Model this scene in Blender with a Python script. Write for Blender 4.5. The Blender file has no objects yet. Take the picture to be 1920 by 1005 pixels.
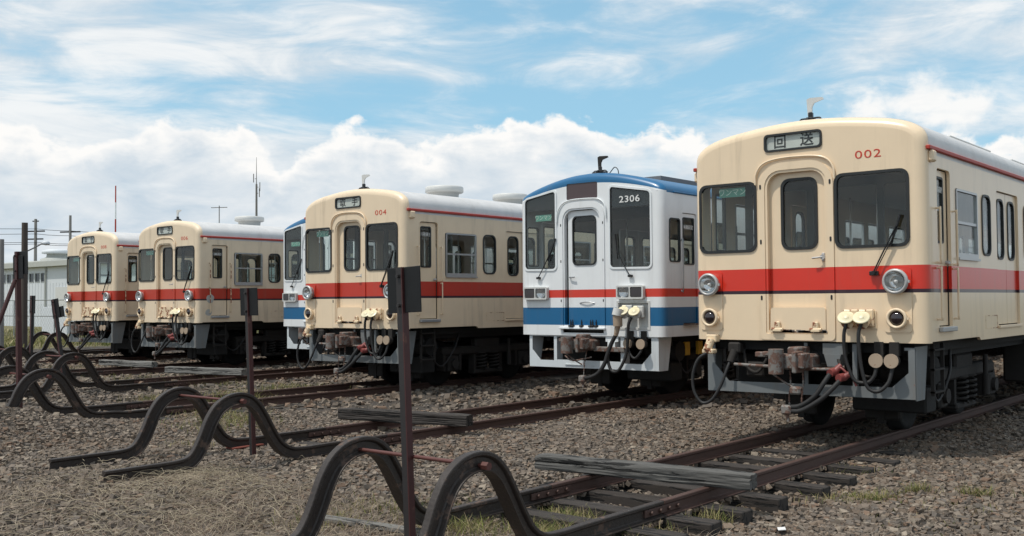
import bpy, math, random
import numpy as np
from mathutils import Vector, Matrix, geometry, noise as mnoise
random.seed(7); rng = np.random.default_rng(7)
R = math.radians
S = bpy.context.scene
COL = S.collection

# ------------------------------------------------------------------ camera
F_PX, PITCH, ROLL, YAW, CAM_H = 1900.7, 0.0318, -0.0075, 0.6957, 1.6145
cam = bpy.data.cameras.new("camera"); camo = bpy.data.objects.new("camera", cam); COL.objects.link(camo)
cam.sensor_fit = 'HORIZONTAL'; cam.sensor_width = 36; cam.lens = F_PX / 1920 * 36
cam.clip_start = .05; cam.clip_end = 3000
fw = Vector((-math.sin(YAW) * math.cos(PITCH), math.cos(YAW) * math.cos(PITCH), math.sin(PITCH)))
rt = Vector((math.cos(YAW), math.sin(YAW), 0)); up = rt.cross(fw)
r2 = rt * math.cos(ROLL) + up * math.sin(ROLL); u2 = -rt * math.sin(ROLL) + up * math.cos(ROLL)
mt = Matrix((r2, u2, -fw)).transposed().to_4x4(); mt.translation = Vector((0, 0, CAM_H))
camo.matrix_world = mt
S.camera = camo
# ------------------------------------------------------------------ light
SUN = Vector((-.17, -.40, .90)).normalized()
sl = bpy.data.lights.new("sun", 'SUN'); sl.energy = 3.1; sl.angle = R(1.6); sl.color = (1, .955, .88)
slo = bpy.data.objects.new("sun", sl); COL.objects.link(slo)
slo.rotation_euler = (-SUN).to_track_quat('-Z', 'Y').to_euler()
S.view_settings.view_transform = 'Standard'; S.view_settings.look = 'None'
S.view_settings.exposure = 0.0; S.view_settings.gamma = 1; S.view_settings.use_curve_mapping = False

# ------------------------------------------------------------------ node helper
class NT:
    def __init__(s, tree): s.t = tree; s.n = tree.nodes; s.l = tree.links
    def _in(s, sock, v):
        if v is None: return
        if isinstance(v, bpy.types.NodeSocket): s.l.new(v, sock)
        elif isinstance(v, (tuple, list)) and len(v) == 3 and sock.type == 'RGBA': sock.default_value = (*v, 1)
        else: sock.default_value = v
    def m(s, op, a, b=None, c=None, clamp=False):
        n = s.n.new('ShaderNodeMath'); n.operation = op; n.use_clamp = clamp
        s._in(n.inputs[0], a); s._in(n.inputs[1], b); s._in(n.inputs[2], c); return n.outputs[0]
    def vm(s, op, a, b=None):
        n = s.n.new('ShaderNodeVectorMath'); n.operation = op; s._in(n.inputs[0], a); s._in(n.inputs[1], b); return n.outputs[0]
    def noise(s, vec, scale=5, det=4, rough=.55, dist=0, col=False):
        n = s.n.new('ShaderNodeTexNoise'); s._in(n.inputs['Vector'], vec)
        n.inputs['Scale'].default_value = scale; n.inputs['Detail'].default_value = det
        n.inputs['Roughness'].default_value = rough; n.inputs['Distortion'].default_value = dist
        return n.outputs['Color' if col else 'Fac']
    def vor(s, vec, scale, feat='F1', out='Distance'):
        n = s.n.new('ShaderNodeTexVoronoi'); n.feature = feat; s._in(n.inputs['Vector'], vec); n.inputs['Scale'].default_value = scale
        return n.outputs[out]
    def mix(s, f, a, b, mode='MIX'):
        n = s.n.new('ShaderNodeMix'); n.data_type = 'RGBA'; n.blend_type = mode
        s._in(n.inputs['Factor'], f); s._in(n.inputs['A'], None); s._in(n.inputs[6], a); s._in(n.inputs[7], b); return n.outputs[2]
    def step(s, v, lo, hi):
        n = s.n.new('ShaderNodeMapRange'); n.interpolation_type = 'SMOOTHSTEP'; s._in(n.inputs[0], v)
        s._in(n.inputs[1], lo); s._in(n.inputs[2], hi); return n.outputs[0]
    def ramp(s, v, pts, interp='LINEAR'):
        n = s.n.new('ShaderNodeValToRGB'); s._in(n.inputs[0], v); cr = n.color_ramp; cr.interpolation = interp
        while len(cr.elements) < len(pts): cr.elements.new(.5)
        for e, (p, c) in zip(cr.elements, pts):
            e.position = p; e.color = (*c, 1) if isinstance(c, tuple) else (c, c, c, 1)
        return n.outputs[0]
    def sep(s, v):
        n = s.n.new('ShaderNodeSeparateXYZ'); s._in(n.inputs[0], v); return n.outputs
    def comb(s, x, y, z):
        n = s.n.new('ShaderNodeCombineXYZ')
        for i, v in enumerate((x, y, z)): s._in(n.inputs[i], v)
        return n.outputs[0]
    def scale(s, v, t): return s.vm('MULTIPLY', v, t)

# ------------------------------------------------------------------ world
W = bpy.data.worlds.new("World"); S.world = W; W.use_nodes = True
t = NT(W.node_tree); t.n.clear()
out = t.n.new('ShaderNodeOutputWorld'); bg = t.n.new('ShaderNodeBackground'); bg.inputs[1].default_value = .1
sky = t.n.new('ShaderNodeTexSky'); sky.sky_type = 'NISHITA'; sky.sun_disc = False
sky.sun_elevation = math.asin(SUN.z); sky.sun_rotation = math.atan2(SUN.x, SUN.y) % (2 * math.pi)
sky.air_density = 1.0; sky.dust_density = .6; sky.ozone_density = 1.3
tc = t.n.new('ShaderNodeTexCoord').outputs['Generated']
d = t.vm('NORMALIZE', tc); dx, dy, dz = t.sep(d)[:3]
az = t.m('MULTIPLY', t.m('ARCTAN2', dx, dy), 57.2958)            # degrees, 0 = +Y
el = t.m('MULTIPLY', t.m('ARCSINE', dz), 57.2958)
P = t.comb(az, t.m('MULTIPLY', el, 1.0), 0)
# high thin sheets: streaks nearly level
hi = t.noise(t.scale(P, (.030, .13, 1)), 1.0, 9, .62, .6)
hi2 = t.noise(t.vm('ADD', t.scale(P, (.11, .40, 1)), (7, 3, 0)), 1.0, 8, .6, .9)
big = t.noise(t.vm('ADD', t.scale(P, (.045, .10, 1)), (3.3, 9.1, 0)), 1.0, 3, .5)
hv = t.m('ADD', t.m('ADD', t.m('MULTIPLY', hi, .50), t.m('MULTIPLY', hi2, .25)), t.m('MULTIPLY', big, .35))
# more sheet to the left/top of this view, a clearer strip above the cumulus bank (around el 10-12)
clear = t.m('MULTIPLY', t.m('SUBTRACT', 1, t.step(t.m('ABSOLUTE', t.m('SUBTRACT', el, 10.6)), .3, 2.6)), .07)
left = t.m('MULTIPLY', t.step(az, -40, -62), .03)
hv = t.m('ADD', t.m('SUBTRACT', hv, clear), left)
hmask = t.m('MULTIPLY', t.step(hv, .445, .60), .93)
skyc = t.mix(1.0, sky.outputs[0], (1.4, 1.7, 1.5), 'MULTIPLY')
lowsky = t.step(el, 40, 2)
skyc = t.mix(t.m('MULTIPLY', lowsky, .80), skyc, (3.3, 5.95, 8.1))
sheet = t.mix(t.step(t.m('ADD', hi2, t.m('MULTIPLY', hi, .6)), .66, .98), (6.6, 7.35, 8.0), (9.3, 9.4, 9.4))
c1 = t.mix(hmask, skyc, sheet)
# cumulus bank: height of its top against azimuth
fx = t.m('DIVIDE', t.m('ADD', az, 180), 360)
hp = [(-180, 6), (-150, 9), (-120, 5), (-95, 8.5), (-80, 7), (-70, 8.6), (-66.7, 8.9), (-65, 9.3), (-63.3, 8.6), (-61.7, 8.9), (-57.7, 9.6), (-54.6, 9.3),
      (-53.7, 9.0), (-52.9, 7.3), (-52.0, 8.0), (-49.4, 9.9), (-47.5, 9.7), (-46, 8.6), (-44.6, 8.8), (-41.5, 9.8), (-38, 10.1), (-33, 9.5), (-30.2, 9.6),
      (-28.6, 9.1), (-27.6, 6.5), (-22, 5.5), (-19, 8.8), (-17.4, 8.4), (-15, 7.6), (-13, 8.2)]
hp2 = [(-14, 8.0), (-8, 9.5), (0, 7), (20, 10), (45, 6), (70, 9), (100, 5), (130, 9), (160, 7), (180, 6)]
def prof(pts, a0, a1):
    f = t.m('DIVIDE', t.m('SUBTRACT', az, a0), a1 - a0, clamp=True)
    return t.m('MULTIPLY', t.ramp(f, [((a - a0) / (a1 - a0), h / 12) for a, h in pts]), 12)
H1 = prof(hp, -180, -13); H2 = prof(hp2, -14, 180)
sel = t.m('GREATER_THAN', az, -13.5)
H = t.m('ADD', t.m('MULTIPLY', H1, t.m('SUBTRACT', 1, sel)), t.m('MULTIPLY', H2, sel))
bil = t.noise(t.scale(P, (.55, .75, 1)), 1.0, 7, .58, .3)
puff = t.m('SUBTRACT', 1, t.vor(t.vm('ADD', t.scale(P, (.55, .7, 1)), t.vm('MULTIPLY', t.noise(P, .9, 3, .6, 0, True), (.8, .8, 0))), 1.0, 'SMOOTH_F1'))
edge = t.m('ADD', t.m('MULTIPLY', t.m('SUBTRACT', bil, .5), 3.1), t.m('MULTIPLY', t.m('SUBTRACT', puff, .55), 1.6))
dd = t.m('SUBTRACT', t.m('ADD', H, edge), el)                     # >0 inside
cm = t.step(dd, -.12, .55)
# free standing clouds: (az, el, half width, half height)
for (a, e, ra, re_) in [(-18.2, 10.3, 4.2, 1.3), (-15.9, 9.6, 2.4, 1.0), (-100, 14, 6, 2), (30, 15, 7, 2.2), (90, 13, 8, 2.5), (150, 16, 9, 2.5)]:
    ex = t.m('DIVIDE', t.m('SUBTRACT', az, a), ra); ey = t.m('DIVIDE', t.m('SUBTRACT', el, e), re_)
    q = t.m('ADD', t.m('SUBTRACT', 1, t.m('SQRT', t.m('ADD', t.m('MULTIPLY', ex, ex), t.m('MULTIPLY', ey, ey)))), t.m('MULTIPLY', edge, .62))
    cm = t.m('MAXIMUM', cm, t.m('MULTIPLY', t.step(q, -.05, .75), .93))
# inside shading: bright sunlit heads, grey bellies, thin blue holes low down
cc0 = 0
sh = t.noise(t.vm('ADD', t.scale(P, (.20, .50, 1)), (1.5, 4.2, 0)), 1.0, 7, .55, .5)
sh2 = t.noise(t.vm('ADD', t.scale(P, (.42, .9, 1)), (11.5, 2.2, 0)), 1.0, 6, .55, .3)
rim = t.step(dd, 2.6, .1)
br = t.m('ADD', t.m('ADD', t.m('MULTIPLY', t.m('SUBTRACT', sh, .5), 1.9), t.m('MULTIPLY', t.m('SUBTRACT', sh2, .5), .6)), t.m('ADD', .30, t.m('MULTIPLY', rim, .75)), clamp=True)
cc = t.mix(br, (5.7, 6.7, 7.6), (9.9, 9.8, 9.6))
hole = t.m('MULTIPLY', t.step(t.noise(t.vm('ADD', t.scale(P, (.10, .36, 1)), (21, 5, 0)), 1.0, 6, .55, .4), .52, .66), t.step(dd, .9, 3.2))
cm = t.m('MULTIPLY', cm, t.m('SUBTRACT', 1, t.m('MULTIPLY', hole, .8)))
c2 = t.mix(cm, c1, cc)
below = t.step(el, 0.0, -1.5)
c3 = t.mix(below, c2, (2.2, 2.2, 2.1))
t.l.new(c3, bg.inputs[0]); t.l.new(bg.outputs[0], out.inputs[0])

# ------------------------------------------------------------------ materials
MATS = {}
def pmat(name, base, rough=.5, metal=0, var=.15, vs=3, bump=0, bs=40, rust=0, rs=5, rcol=(.13, .045, .018), streak=0, spec=.5, sc=(1, 1, 1), coat=0, bdist=.01, rustz=None):
    if name in MATS: return MATS[name]
    m = bpy.data.materials.new(name); m.use_nodes = True; t = NT(m.node_tree)
    b = t.n['Principled BSDF']; o = t.n.new('ShaderNodeTexCoord').outputs['Object']
    v = t.scale(o, sc)
    c = base(t, o) if callable(base) else base
    n1 = t.noise(v, vs, 5, .6)
    f = t.m('ADD', 1 - var, t.m('MULTIPLY', n1, 2 * var))
    c = t.mix(1.0, c, t.comb(f, f, f), 'MULTIPLY')
    if streak:
        s1 = t.noise(t.scale(o, (7, 7, .45)), 1, 5, .65); s2 = t.noise(o, 1.3, 3)
        k = t.m('MULTIPLY', t.step(s1, .48, .78), t.m('MULTIPLY', t.step(s2, .3, .7), streak))
        c = t.mix(k, c, (.17, .125, .085))
    rn = rough
    if rust:
        r1 = t.noise(t.vm('ADD', v, (3.1, 7.7, 1.3)), rs, 8, .65)
        lo = .82 - .45 * rust
        if rustz:
            z = t.sep(o)[2]; k = t.step(t.m('ABSOLUTE', t.m('SUBTRACT', z, rustz[0])), rustz[1], 0)
            r1 = t.m('ADD', r1, t.m('MULTIPLY', k, rustz[2]))
        k = t.step(r1, lo, lo + .07)
        r3 = t.noise(v, rs * 6, 4)
        c = t.mix(k, c, t.mix(r3, rcol, tuple(x * 2.2 for x in rcol)))
        rn = t.m('ADD', rough, t.m('MULTIPLY', k, .85 - rough))
    t._in(b.inputs['Base Color'], c); t._in(b.inputs['Roughness'], rn)
    b.inputs['Metallic'].default_value = metal; b.inputs['Specular IOR Level'].default_value = spec
    if coat: b.inputs['Coat Weight'].default_value = coat; b.inputs['Coat Roughness'].default_value = .12
    if bump:
        bn = t.n.new('ShaderNodeBump'); bn.inputs['Strength'].default_value = bump; bn.inputs['Distance'].default_value = bdist
        t.l.new(t.noise(v, bs, 6, .6), bn.inputs['Height']); t.l.new(bn.outputs[0], b.inputs['Normal'])
    MATS[name] = m; return m
CREAM = (.82, .645, .445)
def band(red, cream=CREAM):
    def f(t, o):
        x, y, z = t.sep(o)[:3]
        a = t.m('MULTIPLY', t.m('GREATER_THAN', z, 1.705), t.m('LESS_THAN', z, 1.962))
        k = t.m('MULTIPLY', t.m('GREATER_THAN', z, 1.665), t.m('LESS_THAN', z, 1.7051))
        return t.mix(k, t.mix(a, cream, red), (.028, .008, .018))
    return f
def liv2300(t, o):
    x, y, z = t.sep(o)[:3]
    a = t.m('MULTIPLY', t.m('GREATER_THAN', z, 1.65), t.m('LESS_THAN', z, 1.78))
    k = t.m('MULTIPLY', t.m('GREATER_THAN', z, 1.20), t.m('LESS_THAN', z, 1.488))
    top = t.m('GREATER_THAN', z, t.m('SUBTRACT', 3.508, t.m('MULTIPLY', .105, t.m('MULTIPLY', x, x))))
    k = t.m('MAXIMUM', k, top)
    return t.mix(k, t.mix(a, (.77, .785, .79), (.62, .045, .025)), (.005, .115, .265))
M_body = pmat('cream_paint_red_band', band((.66, .032, .014)), .32, var=.06, streak=.34, rust=.20, rs=4, bump=.05, bs=3, coat=.25, bdist=.02)
M_body4 = pmat('cream_paint_faded_band', band((.50, .035, .017), (.79, .63, .445)), .42, var=.08, streak=.45, rust=.25, rs=4, bump=.06, bs=3, coat=.1, bdist=.02)
M_body6 = pmat('cream_paint_rusting_band', band((.46, .038, .017), (.77, .625, .45)), .5, var=.10, streak=.6, rust=.35, rs=3.2, bump=.06, bs=3, bdist=.02)
M_white = pmat('white_paint_blue_and_red_bands', liv2300, .36, var=.06, streak=.32, rust=.2, rs=4, bump=.04, bs=3, coat=.2, bdist=.02)
M_cream = pmat('cream_paint', CREAM, .4, var=.06, streak=.15, rust=.2, rs=6)
M_creamrust = pmat('rusty_cream_paint', (.76, .60, .40), .55, var=.1, rust=.72, rs=9, rcol=(.16, .06, .03))
M_whitep = pmat('white_paint', (.76, .79, .80), .4, var=.06, streak=.2, rust=.22, rs=6)
M_roof = pmat('silver_roof_paint', (.62, .61, .60), .5, metal=.1, var=.16, vs=2, streak=.3, sc=(.5, 2, 1))
M_vent = pmat('ventilator_grey_paint', (.58, .58, .56), .5, metal=0, var=.1, rust=.15)
M_redtrim = pmat('red_trim_paint', (.40, .035, .02), .5, var=.15, rust=.25, rs=7)
M_bluetrim = pmat('blue_trim_paint', (.006, .12, .27), .4, var=.1)
M_rubber = pmat('black_rubber', (.018, .02, .021), .5, var=.2)
M_hose = pmat('hose_rubber', (.018, .017, .017), .6, var=.3, vs=12)
M_greyframe = pmat('blue_grey_frame_paint', (.165, .178, .182), .55, var=.16, streak=.5, rust=.38, rs=6)
M_whiteframe = pmat('white_frame_paint', (.62, .66, .68), .5, var=.1, streak=.35, rust=.36, rs=5)
M_under = pmat('underframe_grime', (.008, .0075, .007), .8, var=.4, vs=6, bump=.4, bs=30)
M_under2 = pmat('dusty_bogie_steel', (.019, .016, .014), .8, var=.4, vs=8, bump=.4, bs=30)
M_coupler = pmat('rusty_grey_coupler', (.19, .175, .16), .65, var=.35, rust=.8, rs=11, rcol=(.085, .048, .036), bump=.3)
M_redcock = pmat('red_valve_paint', (.22, .05, .045), .5, var=.2, rust=.3)
M_chrome = pmat('dull_chrome', (.46, .45, .44), .42, metal=.35, var=.1)
M_lampbowl = pmat('lamp_reflector', (.75, .75, .74), .12, metal=1, var=.05)
M_socket = pmat('socket_cover', (.78, .70, .47), .35, var=.08, rust=.3, rs=14, spec=.7)
M_oldsocket = pmat('weathered_socket_cover', (.38, .29, .21), .6, var=.15, rust=.5, rs=14)
M_black = pmat('black_paint', (.012, .012, .013), .4, var=.2)
M_boardm = pmat('sign_back_paint', (.011, .012, .013), .7, spec=.3, var=.35, vs=9, rust=.2, rs=5)
M_alu = pmat('aluminium', (.45, .46, .47), .35, metal=.7, var=.08)
M_lampdark = pmat('dark_tail_lens', (.02, .012, .014), .08, var=0, spec=.8)
M_seat = pmat('blue_seat_cloth', (.035, .055, .10), .9, var=.2)
M_part = pmat('dark_cab_partition', (.085, .09, .08), .6, var=.15)
M_inwall = pmat('interior_panel', (.62, .60, .52), .6, var=.05)
M_infloor = pmat('interior_floor', (.08, .08, .075), .6, var=.1)
M_pole = pmat('stainless_pole', (.6, .6, .6), .25, metal=1, var=.03)
M_numred = pmat('red_number_paint', (.55, .05, .025), .5, var=.05)
M_numwhite = pmat('white_number_paint', (.75, .75, .73), .5, var=.03)
M_numblk = pmat('dark_grey_print', (.03, .035, .035), .6, var=.05)
M_green = pmat('green_sign', (.13, .36, .27), .5, var=.05)
M_greentxt = pmat('pale_sign_text', (.75, .85, .75), .5, var=.05)
M_roller = pmat('destination_blind', (.62, .66, .60), .6, var=.14, vs=4)
M_maroon = pmat('dark_blank_blind', (.075, .05, .052), .25, var=.06)
M_putty = pmat('grey_filler_patch', (.42, .42, .40), .7, var=.25, vs=12)
M_rail = pmat('rusty_rail_steel', (.080, .044, .035), .62, metal=.15, var=.35, vs=5, rust=.45, rs=9, rcol=(.085, .042, .029), bump=.25, bs=60, sc=(1, .35, 1))
M_bent = pmat('dark_bent_rail_steel', (.034, .0255, .0215), .5, metal=.1, var=.45, vs=5, rust=.55, rs=6, rcol=(.070, .046, .035), bump=.5, bs=40)
M_rod = pmat('red_brown_rod', (.10, .032, .026), .6, var=.3, vs=12, rust=.3)
M_postred = pmat('red_brown_post_steel', (.055, .014, .013), .55, var=.3, vs=6, rust=.4, rs=6, rcol=(.08, .04, .03))
M_postgrey = pmat('dark_grey_post_steel', (.036, .033, .033), .5, metal=.3, var=.3, vs=6, rust=.4, rs=6, rcol=(.06, .025, .02))

def wood(name, c1, c2, bump):
    m = bpy.data.materials.new(name); m.use_nodes = True; t = NT(m.node_tree); b = t.n['Principled BSDF']
    o = t.n.new('ShaderNodeTexCoord').outputs['Object']
    g = t.noise(t.scale(o, (3.0, 17, 17)), 1, 7, .68, .6); g2 = t.noise(t.scale(o, (1.2, 9, 9)), 1, 4, .6)
    crack = t.step(t.noise(t.scale(o, (1.3, 13, 13)), 1, 5, .6, .8), .44, .405)
    c = t.mix(g, c1, c2); c = t.mix(t.m('MULTIPLY', g2, .6), c, tuple(x * .5 for x in c1)); c = t.mix(crack, c, tuple(x * .15 for x in c1))
    t._in(b.inputs['Base Color'], c); b.inputs['Roughness'].default_value = .85
    bn = t.n.new('ShaderNodeBump'); bn.inputs['Strength'].default_value = bump; bn.inputs['Distance'].default_value = .01
    h = t.m('SUBTRACT', t.m('MULTIPLY', g, .7), crack); t.l.new(h, bn.inputs['Height']); t.l.new(bn.outputs[0], b.inputs['Normal'])
    return m
M_beam = wood('weathered_grey_timber', (.050, .047, .043), (.185, .18, .168), 1.0)
M_beam2 = wood('dark_brown_timber', (.022, .018, .0155), (.072, .060, .052), .9)
M_beam3 = wood('pale_grey_timber', (.12, .115, .105), (.30, .29, .27), .9)
M_sleeper = wood('creosoted_sleeper_timber', (.022, .018, .016), (.075, .06, .05), .8)

def glass(name, tint, refl=1.0):
    m = bpy.data.materials.new(name); m.use_nodes = True; t = NT(m.node_tree); t.n.clear()
    o = t.n.new('ShaderNodeOutputMaterial'); tr = t.n.new('ShaderNodeBsdfTransparent'); tr.inputs[0].default_value = (*tint, 1)
    gl = t.n.new('ShaderNodeBsdfGlossy'); gl.inputs['Roughness'].default_value = .02
    df = t.n.new('ShaderNodeBsdfDiffuse'); df.inputs[0].default_value = (.20, .19, .17, 1)
    oc = t.n.new('ShaderNodeTexCoord').outputs['Object']
    dust = t.m('MULTIPLY', t.step(t.noise(t.scale(oc, (2, 2, .8)), 2.2, 5, .6), .35, .85), .035)
    ge = t.n.new('ShaderNodeNewGeometry'); dt = t.n.new('ShaderNodeVectorMath'); dt.operation = 'DOT_PRODUCT'
    t.l.new(ge.outputs['Normal'], dt.inputs[0]); t.l.new(ge.outputs['Incoming'], dt.inputs[1])
    fres = t.m('ADD', .04, t.m('MULTIPLY', .96, t.m('POWER', t.m('SUBTRACT', 1, t.m('ABSOLUTE', dt.outputs['Value'])), 5)))
    m1 = t.n.new('ShaderNodeMixShader'); m2 = t.n.new('ShaderNodeMixShader')
    t.l.new(t.m('MULTIPLY', fres, refl, clamp=True), m1.inputs[0]); t.l.new(tr.outputs[0], m1.inputs[1]); t.l.new(gl.outputs[0], m1.inputs[2])
    t.l.new(dust, m2.inputs[0]); t.l.new(m1.outputs[0], m2.inputs[1]); t.l.new(df.outputs[0], m2.inputs[2]); t.l.new(m2.outputs[0], o.inputs[0])
    return m
M_glass = glass('window_glass', (.93, .96, .95), .85)
M_clear = glass('clear_sign_glass', (.97, .97, .97), .6)
M_lens = glass('lamp_lens_glass', (.9, .9, .9), 1.5)

# ------------------------------------------------------------------ geometry helpers
def catmull(pts, n=6, closed=False):
    P = [Vector(p) for p in pts]
    if closed: Q = [P[-1]] + P + [P[0], P[1]]
    else: Q = [P[0] * 2 - P[1]] + P + [P[-1] * 2 - P[-2]]
    o = []
    for i in range(1, len(Q) - 2):
        a, b, c, e = Q[i - 1], Q[i], Q[i + 1], Q[i + 2]
        for k in range(n):
            u = k / n
            o.append(.5 * (2 * b + (c - a) * u + (2 * a - 5 * b + 4 * c - e) * u * u + (3 * b - a - 3 * c + e) * u ** 3))
    if not closed: o.append(P[-1])
    return o
def rpoly(pts, r, n=5):
    o = []; N = len(pts)
    for i in range(N):
        p = Vector(pts[i]); a = Vector(pts[i - 1]) - p; b = Vector(pts[(i + 1) % N]) - p
        rr = r[i] if isinstance(r, (list, tuple)) else r
        rr = min(rr, a.length * .499, b.length * .499)
        if rr < 1e-4: o.append(tuple(p)); continue
        s, e = p + a.normalized() * rr, p + b.normalized() * rr
        for k in range(n + 1):
            u = k / n; w = .80                       # rational quadratic: close to a circle arc
            d0, d1, d2 = (1 - u) ** 2, 2 * u * (1 - u) * w, u * u
            o.append(tuple((s * d0 + p * d1 + e * d2) / (d0 + d1 + d2)))
    return o
def rect(x0, z0, x1, z1): return [(x0, z0), (x1, z0), (x1, z1), (x0, z1)]
def offs(pts, w):
    """move each edge of a counter-clockwise polygon inwards by w"""
    o = []; N = len(pts)
    for i in range(N):
        p0, p1, p2 = Vector(pts[i - 1]), Vector(pts[i]), Vector(pts[(i + 1) % N])
        e1 = (p1 - p0).normalized(); e2 = (p2 - p1).normalized()
        n1 = Vector((-e1.y, e1.x)); n2 = Vector((-e2.y, e2.x)); k = 1 + n1.dot(n2)
        o.append(tuple(p1 + (n1 + n2) * (w / max(k, .3))))
    return o
def triangulate(loops):
    pts = [Vector((p[0], p[1])) for l in loops for p in l]; ed = []; b = 0
    for l in loops: ed += [(b + i, b + (i + 1) % len(l)) for i in range(len(l))]; b += len(l)
    V, _, F, _, _, _ = geometry.delaunay_2d_cdt(pts, ed, [], 0, 1e-6)
    def inside(c):
        k = False
        for l in loops:
            for i in range(len(l)):
                x1, y1 = l[i - 1][0], l[i - 1][1]; x2, y2 = l[i][0], l[i][1]
                if (y1 > c[1]) != (y2 > c[1]) and c[0] < (x2 - x1) * (c[1] - y1) / (y2 - y1) + x1: k = not k
        return k
    F = [f for f in F if inside(sum((V[i] for i in f), Vector((0, 0))) / 3)]
    return [tuple(p) for p in V], F
class MB:
    def __init__(s): s.v = []; s.f = []; s.s = []
    def add(s, v, f, smooth=False):
        b = len(s.v); s.v += [tuple(x) for x in v]; s.f += [tuple(i + b for i in q) for q in f]; s.s += [smooth] * len(f); return s
    def box(s, x0, x1, y0, y1, z0, z1, c=0):
        if c:
            c = min(c, (x1 - x0) * .45, (y1 - y0) * .45, (z1 - z0) * .45)
            return s._cbox(x0, x1, y0, y1, z0, z1, c)
        v = [(x, y, z) for x in (x0, x1) for y in (y0, y1) for z in (z0, z1)]
        return s.add(v, [(0, 1, 3, 2), (4, 6, 7, 5), (0, 4, 5, 1), (2, 3, 7, 6), (0, 2, 6, 4), (1, 5, 7, 3)])
    def _cbox(s, x0, x1, y0, y1, z0, z1, c):
        import itertools
        v = []; idx = {}
        X = (x0, x1); Y = (y0, y1); Z = (z0, z1)
        for i, j, k in itertools.product((0, 1), repeat=3):
            sx, sy, sz = (1 if i == 0 else -1) * c, (1 if j == 0 else -1) * c, (1 if k == 0 else -1) * c
            for a, p in enumerate(((X[i], Y[j] + sy, Z[k] + sz), (X[i] + sx, Y[j], Z[k] + sz), (X[i] + sx, Y[j] + sy, Z[k]))):
                idx[(i, j, k, a)] = len(v); v.append(p)
        f = []
        I = lambda i, j, k, a: idx[(i, j, k, a)]
        for i in (0, 1): q = [I(i, 0, 0, 0), I(i, 0, 1, 0), I(i, 1, 1, 0), I(i, 1, 0, 0)]; f.append(q if i == 0 else q[::-1])
        for j in (0, 1): q = [I(0, j, 0, 1), I(1, j, 0, 1), I(1, j, 1, 1), I(0, j, 1, 1)]; f.append(q if j == 0 else q[::-1])
        for k in (0, 1): q = [I(0, 0, k, 2), I(0, 1, k, 2), I(1, 1, k, 2), I(1, 0, k, 2)]; f.append(q if k == 0 else q[::-1])
        for i, j, k in itertools.product((0, 1), repeat=3): f.append([I(i, j, k, 0), I(i, j, k, 1), I(i, j, k, 2)])
        for k in (0, 1):
            for i in (0, 1):
                for j in (0, 1):
                    if k == 0: f.append([I(i, j, 0, 0), I(i, j, 1, 0), I(i, j, 1, 1), I(i, j, 0, 1)])
                    if i == 0: f.append([I(0, j, k, 1), I(1, j, k, 1), I(1, j, k, 2), I(0, j, k, 2)])
                    if j == 0: f.append([I(i, 0, k, 0), I(i, 1, k, 0), I(i, 1, k, 2), I(i, 0, k, 2)])
        return s.add(v, f)
    def cyl(s, p0, p1, r, n=12, r1=None, caps=True, smooth=True):
        p0, p1 = Vector(p0), Vector(p1); r1 = r if r1 is None else r1
        d = (p1 - p0).normalized(); a = d.orthogonal().normalized(); b = d.cross(a)
        v = []
        for p, q in ((p0, r), (p1, r1)):
            for i in range(n):
                g = 2 * math.pi * i / n; v.append(p + (a * math.cos(g) + b * math.sin(g)) * q)
        s.add(v, [(i, (i + 1) % n, n + (i + 1) % n, n + i) for i in range(n)], smooth)
        if caps: s.add(v[:n], [tuple(range(n))[::-1]]); s.add(v[n:], [tuple(range(n))])
        return s
    def tube(s, pts, r, n=8, sub=6, caps=True):
        P = catmull(pts, sub) if sub else [Vector(p) for p in pts]
        T = [(P[min(i + 1, len(P) - 1)] - P[max(i - 1, 0)]).normalized() for i in range(len(P))]
        a = T[0].orthogonal().normalized(); v = []
        for i, p in enumerate(P):
            a = (a - T[i] * a.dot(T[i])).normalized(); b = T[i].cross(a)
            rr = r(i / (len(P) - 1)) if callable(r) else r
            for k in range(n):
                g = 2 * math.pi * k / n; v.append(p + (a * math.cos(g) + b * math.sin(g)) * rr)
        f = [(i * n + k, i * n + (k + 1) % n, (i + 1) * n + (k + 1) % n, (i + 1) * n + k) for i in range(len(P) - 1) for k in range(n)]
        s.add(v, f, True)
        if caps: s.add(v[:n], [tuple(range(n))[::-1]]); s.add(v[-n:], [tuple(range(n))])
        return s
    def lathe(s, prof, c, axis='y', n=24):
        """prof: (radius, along) pairs revolved round an axis through c"""
        v = []
        for (r, h) in prof:
            for i in range(n):
                g = 2 * math.pi * i / n; u, w = r * math.cos(g), r * math.sin(g)
                p = {'y': (u, h, w), 'x': (h, u, w), 'z': (u, w, h)}[axis]; v.append((c[0] + p[0], c[1] + p[1], c[2] + p[2]))
        f = [(j * n + i, j * n + (i + 1) % n, (j + 1) * n + (i + 1) % n, (j + 1) * n + i) for j in range(len(prof) - 1) for i in range(n)]
        return s.add(v, f, True)
    def plate(s, outer, holes, a0, a1, axis='y'):
        """flat sheet with holes between planes a0 (visible side) and a1"""
        loops = [list(outer)] + [list(h) for h in holes]
        flat, tris = triangulate(loops)
        m = {'y': lambda p, a: (p[0], a, p[1]), 'x': lambda p, a: (a, p[0], p[1]), 'z': lambda p, a: (p[0], p[1], a)}[axis]
        s.add([m(p, a0) for p in flat], [tuple(q) for q in tris]); s.add([m(p, a1) for p in flat], [tuple(q)[::-1] for q in tris])
        for l in loops:
            n = len(l); s.add([m(p, a0) for p in l] + [m(p, a1) for p in l], [(i, (i + 1) % n, n + (i + 1) % n, n + i) for i in range(n)])
        return s
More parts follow.
